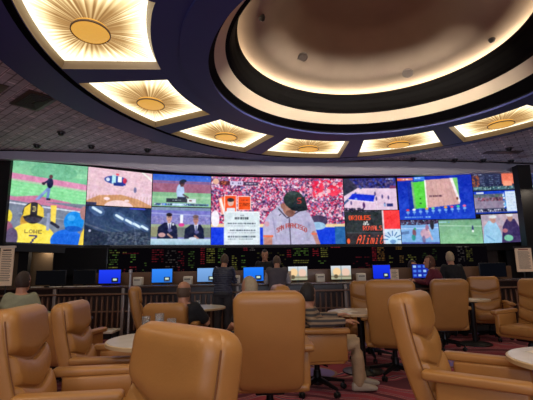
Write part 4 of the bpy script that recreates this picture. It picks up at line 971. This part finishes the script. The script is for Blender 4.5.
t = thing('ticket_printer', 'cream ticket printer, leftmost on the counter beside the deep blue monitor', 'printer', (pxx(139, MY), MY, CT), 0, 'ticket printers on the counter')
obj('case', newbox(-.09, .09, -.07, .12, 0, .17, .02, 3), M['paper'], t); obj('slot', newbox(-.06, .06, -.075, -.06, .1, .12), M['rubber'], t); obj('ticket', newbox(-.04, .04, -.13, -.07, .105, .107), M['paper'], t)
for px, lab in ((188, 'cream ticket printer between the bright blue and pale blue monitors'), (235, 'cream ticket printer right of the man in the puffer vest'), (318, 'cream ticket printer between the two monitors with pale pictures'), (358, 'cream ticket printer right of the second pale picture monitor')):
    dup(t, (pxx(px, MY), MY, CT), 0, lab)
for px, y, lab in ((285.5, 8.45, 'cream sign card on the counter right of the grey vest customer'), (391, 8.45, 'cream sign card on the counter right of the deep blue monitor')):
    t = thing('sign_holder', lab, 'sign', (pxx(px, y), y, CT), 0, 'sign cards on the counter')
    obj('card', newbox(-.085, .085, 0, .01, .02, .24), M['creampost'], t); obj('base', newbox(-.06, .06, -.04, .05, 0, .02, .004), M['rubber'], t)
    bm = bmesh.new()
    for k in range(6): box(bm, -.06, .03+.03*((k*7) % 2), -.003, .0, .20-k*.028, .208-k*.028)
    obj('print', bm, M['ink'], t, smooth=False)
rnd2 = random.Random(3)
for k, (px, lab) in enumerate(((40, 'left'), (58, 'second from left'), (72, 'middle'), (85, 'second from right'), (97, 'right'))):
    o = tag(obj('paper_slip', newbox(-.11, .11, -.05, .05, 0, .012), M['paper'], None, loc=(pxx(px, 8.36), 8.38, CT+.001)), 'white form on the far left end of the counter, %s of the five' % lab, 'paper', 'forms on the left end of the counter'); o.rotation_euler = (0, 0, rnd2.uniform(-.12, .12))

def poster(px0, px1, y, zb, zt, lab, redhead, slant=0):
    x0, x1 = pxx(px0, y), pxx(px1, y); t = thing('poster', lab, 'poster', ((x0+x1)/2, y, zb)); w = x1-x0; h = zt-zb
    obj('board', newbox(-w/2, w/2, 0, .02, 0, h), M['creampost'], t, smooth=False)
    bm = bmesh.new()
    for k in range(17):
        z = h*(.86-.046*k); box(bm, -w*.36, w*(.36 if k % 3 else .28), -.003, 0, z, z+h*.014)
    obj('print', bm, M['ink'], t, smooth=False)
    bm = bmesh.new(); box(bm, -w*.3, w*.3, -.003, 0, h*.92, h*.955); obj('heading', bm, M['redink' if redhead else 'ink'], t, smooth=False)
    bm = bmesh.new(); box(bm, -w/2-.02, w/2+.02, -.01, .03, h, h+.04); obj('rail', bm, M['paper'] if not redhead else M['rubber'], t)
    bm = bmesh.new(); tube(bm, [(0, .05, -zb+.01), (0, .05, h)], .012); box(bm, -.18, .18, -.1, .15, -zb, -zb+.015); obj('stand', bm, M['rubber'], t)
poster(1, 14.5, 7.8, 1.09, 1.81, 'tall cream rules poster on a stand at the far left', False)
poster(512, 528, 7.95, 1.18, 1.64, 'cream poster with red heading on a stand at the far right', True)

# ------------------------------------------------------------------ people
def remesh(bm, voxel, smooth=3, name='tmp'):
    me = bpy.data.meshes.new(name); bmesh.ops.recalc_face_normals(bm, faces=bm.faces); bm.to_mesh(me); bm.free()
    o = bpy.data.objects.new(name, me); COL.objects.link(o)
    r = o.modifiers.new('r', 'REMESH'); r.mode = 'VOXEL'; r.voxel_size = voxel
    s = o.modifiers.new('s', 'SMOOTH'); s.iterations = smooth; s.factor = .5
    dg = bpy.context.evaluated_depsgraph_get(); out = bpy.data.meshes.new_from_object(o.evaluated_get(dg))
    bpy.data.objects.remove(o); out.name = name; return out
def limb(bm, pts, rad, n=14):
    """tapered limb with rounded ends"""
    pts = [Vector(q) for q in pts]; d0 = (pts[1]-pts[0]).normalized(); d1 = (pts[-1]-pts[-2]).normalized()
    P = [pts[0]-d0*rad[0]*.9, pts[0]-d0*rad[0]*.5]+pts+[pts[-1]+d1*rad[-1]*.5, pts[-1]+d1*rad[-1]*.9]
    tube(bm, P, [rad[0]*.35, rad[0]*.85]+list(rad)+[rad[-1]*.85, rad[-1]*.35], n=n)
def hand(bm, wrist, dirv, nrm, side, curl=.5):
    d = Vector(dirv).normalized(); nr = Vector(nrm).normalized(); lat = d.cross(nr).normalized()*side; nr = lat.cross(d).normalized()*(1 if side > 0 else -1)
    if nr.dot(Vector(nrm)) < 0: nr = -nr
    w = Vector(wrist)
    loft(bm, [(w-d*.01, lat, nr, .026, .020), (w+d*.02, lat, nr, .034, .018), (w+d*.06, lat, nr, .042, .017), (w+d*.092, lat, nr, .040, .013), (w+d*.098, lat, nr, .03, .008)], n=16, p=3)
    for i, (o, L) in enumerate(((.030, .068), (.010, .078), (-.010, .072), (-.029, .056))):
        p0 = w+d*.088+lat*o; a = curl; q1 = p0+(d*math.cos(a*.5)-nr*math.sin(a*.5))*L*.42; q2 = q1+(d*math.cos(a*1.3)-nr*math.sin(a*1.3))*L*.33; q3 = q2+(d*math.cos(a*2)-nr*math.sin(a*2))*L*.25
        limb(bm, [p0, q1, q2, q3], [.0095, .009, .0085, .0075], n=8)
    b = w+d*.028+lat*.03; q1 = b+(d*.6+lat*.75-nr*.25)*.034; q2 = q1+(d*.85+lat*.35-nr*.35)*.03; q3 = q2+(d*.95-nr*.3)*.022
    limb(bm, [b, q1, q2, q3], [.014, .012, .010, .008], n=8)

def person(label, loc, heading, pose='stand', lean=0, P=None, sp=1, headyaw=0, headpitch=0, arms=None, legs=None, skin='skin', hair='brown', bald=False, longhair=False, cap=None,
           top='blackc', sleeves='long', legsm='jeans', shoes='darkshoe', vest=None, female=False, bulk=1., scale=1., voxel=.009):
    t = thing('person', label, 'person', loc, R(heading-90)); t.scale = (scale,)*3
    P = Vector(P) if P else Vector((0, 0, .93) if pose == 'stand' else (0, -.08, .55))
    u = Vector((0, math.sin(lean), math.cos(lean))); f = Vector((0, math.cos(lean), -math.sin(lean))); X = Vector((1, 0, 0))
    shw = (.168 if female else .185)
    waist = P+u*.18*sp; chest = P+u*.36*sp; sh = P+u*.495*sp; neck = P+u*.535*sp+Vector((0, .01, 0))
    hy, hp = R(headyaw), R(headpitch)
    HM = Matrix.Rotation(hy, 3, 'Z') @ Matrix.Rotation(hp, 3, 'X')
    hb = neck+u*.045+Vector((0, .012, 0)); hc = hb+HM @ Vector((0, .02, .095))
    if arms is None:
        if pose == 'stand': arms = {s: (sh+Vector((s*(shw+.05), -.02, -.28)), sh+Vector((s*(shw+.03), .10, -.52))) for s in (-1, 1)}
        else: arms = {s: (sh+Vector((s*(shw+.08), .02, -.25)), sh+Vector((s*(shw+.10), .26, -.26))) for s in (-1, 1)}
    else: arms = {s: tuple(Vector(q) for q in arms[s]) for s in (-1, 1)}
    if legs is None:
        if pose == 'stand': legs = {s: (Vector((s*.10, .01, .50)), Vector((s*.11, -.03, .09))) for s in (-1, 1)}
        else: legs = {s: (P+Vector((s*.13, .42, .01)), Vector((s*.12, P.y+.46, .09))) for s in (-1, 1)}
    else: legs = {s: tuple(Vector(q) for q in legs[s]) for s in (-1, 1)}
    def torso(bm, g=0., neckon=True, low=-.06):
        b = bulk
        loft(bm, [(P+u*low, X, f, (.13+g)*b, (.09+g)*b), (P, X, f, (.168+g)*b, (.115+g)*b), (waist, X, f, (.140+g)*b, (.105+g)*b), (chest, X, f, (.168+g)*b, (.118+g)*b), (sh-u*.02, X, f, (shw-.005+g), .095+g), (sh+u*.025, X, f, shw*.72+g, .075+g), (neck-u*.01, X, f, .062+g*.6, .062+g*.6)]+([(neck+u*.05, X, f, .055, .058), (hb+u*.05, X, f, .052, .056)] if neckon else []), n=24, p=2.4)
        for s in (-1, 1): limb(bm, [P+X*(s*.085)-u*.02, P+X*(s*.09)], [.095+g, .09+g])
    def arm(bm, s, g=0., upto=1.):
        e, w = arms[s]; S0 = sh+X*(s*(shw-.03))-u*.015
        if upto >= 1: limb(bm, [S0, S0.lerp(e, .5), e, e.lerp(w, .4), w], [.056+g, .048+g, .040+g, .040+g*1.1, .027+g*.9])
        else: limb(bm, [S0, S0.lerp(e, upto)], [.056+g, .048+g])
    def leg(bm, s, g=0., toank=True):
        k, a = legs[s]; h0 = P+X*(s*.09)-u*.01
        limb(bm, [h0, h0.lerp(k, .5), k, k.lerp(a, .35), a], [.092+g, .078+g, .056+g, .055+g, .038+g*1.3])
    bm = bmesh.new(); torso(bm)
    for s in (-1, 1):
        arm(bm, s); leg(bm, s); e, w = arms[s]; hand(bm, w+(w-e).normalized()*.015, (w-e), (0, 0, 1), s, .45)
        k, a = legs[s]; limb(bm, [a+Vector((0, -.03, -.045)), a+Vector((0, .05, -.05)), a+Vector((0, .13, -.06))], [.032, .034, .026])
    # head
    def hp_(x, y, z): return hc+HM @ Vector((x, y, z))
    HX, HY = HM @ Vector((1, 0, 0)), HM @ Vector((0, 1, 0))
    secs = []
    for z, rx, ry, yo in ((-.125, .022, .026, .045), (-.115, .042, .045, .035), (-.09, .055, .068, .018), (-.05, .066, .084, .006), (0, .073, .094, 0), (.04, .076, .097, -.004), (.075, .070, .088, -.008), (.10, .055, .068, -.010), (.118, .032, .040, -.010), (.124, .010, .012, -.010)):
        secs.append((hp_(0, yo, z), HX, HY, rx, ry))
    loft(bm, secs, n=28)
    limb(bm, [hp_(0, .088, .012), hp_(0, .104, -.022)], [.009, .014], n=8)                      # nose
    limb(bm, [hp_(-.035, .078, .026), hp_(0, .088, .03), hp_(.035, .078, .026)], [.010, .011, .010], n=8)   # brow
    limb(bm, [hp_(-.012, .084, -.055), hp_(.012, .084, -.055)], [.011, .011], n=8)               # mouth mound
    limb(bm, [hp_(0, .072, -.098), hp_(0, .078, -.095)], [.018, .016], n=8)                       # chin
    for s in (-1, 1): limb(bm, [hp_(s*.076, -.006, .02), hp_(s*.080, -.010, 0), hp_(s*.074, -.002, -.025)], [.012, .013, .009], n=8)
    me = remesh(bm, voxel, 4, 'body'); obj('body', me, M[skin], t)
    for s in (-1, 1):
        bm = bmesh.new(); bmesh.ops.create_uvsphere(bm, u_segments=10, v_segments=8, radius=.009)
        for v in bm.verts: v.co += hp_(s*.030, .083, .005)
        obj('eye', bm, M['eye'], t)
    bm = bmesh.new(); limb(bm, [hp_(-.02, .094, -.055), hp_(.02, .094, -.055)], [.005, .005], n=6); obj('lips', bm, M['lips'], t)
    # hair
    bm = bmesh.new(); bmesh.ops.create_uvsphere(bm, u_segments=40, v_segments=28, radius=1)
    for v in bm.verts:
        d = v.co.normalized(); face = d.y > .25 and d.z < .45+.25*abs(d.x)
        low = d.z < (-.55 if not longhair else -2)
        top_ = d.z > .42 and bald
        hit = not (face or low or top_)
        k = (1.11 if hit else .86)+(.02*noise.noise(d*6) if hit else 0)
        if longhair and d.z < -.2 and hit: k *= 1.12
        v.co = hp_(d.x*.078*k, d.y*.100*k-.006, d.z*.124*k+.004*1)
    bmesh.ops.smooth_vert(bm, verts=bm.verts, factor=.5, use_axis_x=True, use_axis_y=True, use_axis_z=True)
    obj('hair', bm, M['hair_'+hair], t)
    # clothes
    bm = bmesh.new(); torso(bm, .018, False)
    for s in (-1, 1):
        if sleeves == 'long': arm(bm, s, .015)
        elif sleeves == 'short': arm(bm, s, .018, .75)
    def ruffle(me, amp):
        for v in me.vertices: v.co += v.normal*(noise.noise(v.co*14)*amp)
        return me
    top_name = 'jacket' if top in ('stripes', 'puffer') else 'shirt'
    obj(top_name, ruffle(remesh(bm, .012, 3, top_name), .008), M[top], t)
    if vest:
        bm = bmesh.new(); torso(bm, .034, False)
        for s in (-1, 1): arm(bm, s, .026, .12)
        obj('vest', ruffle(remesh(bm, .012, 3, 'vest'), .006), M[vest], t)
    bm = bmesh.new()
    loft(bm, [(P-u*.10, X, f, .12, .09), (P-u*.04, X, f, .17*bulk+.012, .125*bulk+.012), (P+u*.06, X, f, .16*bulk+.015, .118*bulk+.012)], n=20, p=2.4)
    for s in (-1, 1): leg(bm, s, .016)
    obj('trousers', ruffle(remesh(bm, .012, 3, 'trousers'), .006), M[legsm], t)
    for s in (-1, 1):
        k, a = legs[s]; b = Vector((a.x, a.y, 0)); zz = a.z-.09
        bm = bmesh.new(); loft(bm, [(b+Vector((0, y, zz+z)), X, Vector((0, 0, 1)), w, h) for y, z, w, h in ((-.075, .045, .02, .03), (-.06, .048, .036, .045), (0, .052, .042, .050), (.07, .042, .046, .040), (.14, .034, .046, .031), (.185, .028, .034, .022), (.20, .026, .015, .012))], n=18, p=3)
        obj('shoe', bm, M[shoes], t)
    return t

# seated, backs to us or sideways
person('man in a sage green sweater seated at the far left, seen from behind', (-3.08, 5.20, 0), 88, 'sit', lean=-.08, P=(0, -.06, .58), scale=.97, hair='brown', top='sage', legsm='jeans', bulk=1.1, sp=.98)
person('balding man in a black T-shirt seated in the low armchair, seen from behind', (-1.04, 5.24, -.0), 78, 'sit', lean=-.20, P=(0, -.02, .43), sp=.92, headyaw=-6, hair='greybrown', bald=True, top='blackc', sleeves='short', legsm='charcoal', bulk=1.12,
       arms={-1: ((-.30, -.12, .70), (-.38, .14, .735)), 1: ((.28, .0, .66), (.16, .20, .62))})
person('grey-haired person seated behind the tall middle chair, forearm raised to the left', (-.28, 5.05, 0), 150, 'sit', lean=-.14, P=(0, -.02, .46), sp=.93, hair='greyhair', top='blackc', sleeves='short', legsm='charcoal',
       arms={-1: ((-.26, .0, .68), (-.12, .16, .60)), 1: ((.28, .02, .67), (.27, .22, .84))}, voxel=.009)
person('person in a striped knit jacket and khaki trousers seated sideways with white shoes', (.54, 4.64, 0), 2, 'sit', lean=-.30, P=(0, .02, .45), sp=.83, headyaw=48, headpitch=-4, hair='dark', top='stripes', legsm='khaki', shoes='shoe',
       arms={-1: ((-.29, -.06, .72), (-.22, .26, .765)), 1: ((.32, -.10, .74), (.33, .22, .76))},
       legs={-1: ((-.10, .43, .50), (-.10, .49, .10)), 1: ((.10, .41, .50), (.10, .41, .10))})
# at the counter
person('standing man in a navy puffer jacket at the counter, seen from behind', (-.86, 7.80, 0), 84, 'stand', lean=.16, hair='greybrown', top='puffer', legsm='charcoal', bulk=1.05, scale=.94, headpitch=-14,
       arms={-1: ((-.22, .16, 1.16), (-.12, .40, 1.16)), 1: ((.22, .16, 1.16), (.12, .40, 1.16))})
person('standing man in a grey vest over a pale shirt, leaning on the counter', (.18, 7.80, 0), 90, 'stand', lean=.16, P=(0, 0, .91), headpitch=-26, hair='greybrown', top='pale', vest='grey_vest', legsm='blackc', bulk=1.0, scale=.93,
       arms={-1: ((-.235, .16, 1.15), (-.12, .40, 1.16)), 1: ((.235, .16, 1.15), (.12, .40, 1.16))})
person('clerk in black behind the counter, facing us, right of the puffer jacket man', (-.02+.02-.06, 9.45, 0), -92, 'stand', P=(0, 0, .97), hair='dark', top='blackc', legsm='blackc', headpitch=-6)
person('woman with auburn hair in a maroon top leaning by the counter, looking left', (3.30, 7.86, 0), 150, 'stand', scale=.95, lean=.28, P=(0, -.02, .84), sp=.95, headyaw=20, headpitch=6, hair='auburn', longhair=True, female=True, top='maroon', legsm='blackc', 
       arms={-1: ((-.26, .22, 1.06), (-.10, .42, 1.09)), 1: ((.26, .26, 1.04), (.22, .50, 1.10))})
person('grey-haired person in black standing behind the woman in maroon', (3.66, 8.03, 0), 88, 'stand', scale=.94, lean=.12, P=(0, 0, .90), hair='greyhair', top='blackc', legsm='blackc')
person('seated clerk in black behind the counter, looking right towards the woman in maroon', (3.34, 9.4, .0), -50, 'sit', P=(0, -.05, .66), lean=.05, hair='dark', top='blackc', legsm='blackc')
t = thing('stool', 'black stool under the seated clerk behind the counter', 'stool', (3.34, 9.4, 0), R(-140))
bm = bmesh.new(); lathe(bm, [(.19, .52), (.2, .54), (.19, .57)], c=(0, -.02, 0), n=24); obj('seat', bm, M['black'], t)
bm = bmesh.new(); lathe(bm, [(.2, 0), (.2, .02), (.025, .05), (.025, .52)], c=(0, -.02, 0), n=16); obj('pedestal', bm, M['black'], t)

# ------------------------------------------------------------------ light
def area(name, loc, size, energy, color, rot=(0, 0, 0), shape='DISK', sy=None, spread=180):
    l = bpy.data.lights.new(name, 'AREA'); l.shape = shape; l.size = size; l.energy = energy; l.color = color; l.spread = R(spread)
    if sy: l.shape = 'RECTANGLE'; l.size_y = sy
    o = bpy.data.objects.new(name, l); COL.objects.link(o); o.location = loc; o.rotation_euler = rot; return o
warm = (1, .84, .66)
for x, y, e in ((-2.6, 1.2, 26), (.3, .9, 20), (3.2, 1.0, 24), (-5.4, 4.5, 34), (7.4, 5.0, 34), (-1.2, -2.5, 22), (3.0, -3, 22)):
    area('room_downlight', (x, y, 4.12), .5, e, warm, spread=140)
for x in (-3.6, -1.2, 1.2, 3.6, 5.4):
    area('counter_downlight', (x, 9.4, 3.6), .25, 5, warm)
area('side_fill', (-5.72, 10.42, 1.97), .12, 3.5, warm)  # fill added out of sight behind the beam to brighten the tan wall
area('side_fill', (7.3, 10.6, 3.4), .3, 6, warm)
# unseen fills added on the near side, aimed at cream band and dome rim
for k in range(7):
    a = R(-150+k*20); p0 = Vector((1.77+2.3*math.cos(a), 5.5+2.3*math.sin(a), 4.30)); d = Vector((1.77-2.4*math.cos(a), 5.5-2.4*math.sin(a), 4.42))-p0
    area('cream_band_fill', p0, .12, 6, (1, .90, .76), d.to_track_quat('-Z', 'Y').to_euler(), spread=26)
# unseen fill panel added at the rear to brighten ceiling and fascia
area('rear_fill', (1, -5.8, 2.6), 9, 300, (.80, .84, 1), (PI/2+.45, 0, 0), 'RECTANGLE', 1.8, 110)
w = bpy.data.worlds.new('world'); sc.world = w; w.use_nodes = True
w.node_tree.nodes['Background'].inputs[0].default_value = (.5, .5, .6, 1); w.node_tree.nodes['Background'].inputs[1].default_value = .02
sc.view_settings.view_transform = 'Standard'; sc.view_settings.look = 'None'; sc.view_settings.gamma = 1; sc.view_settings.exposure = 0; sc.view_settings.use_curve_mapping = False
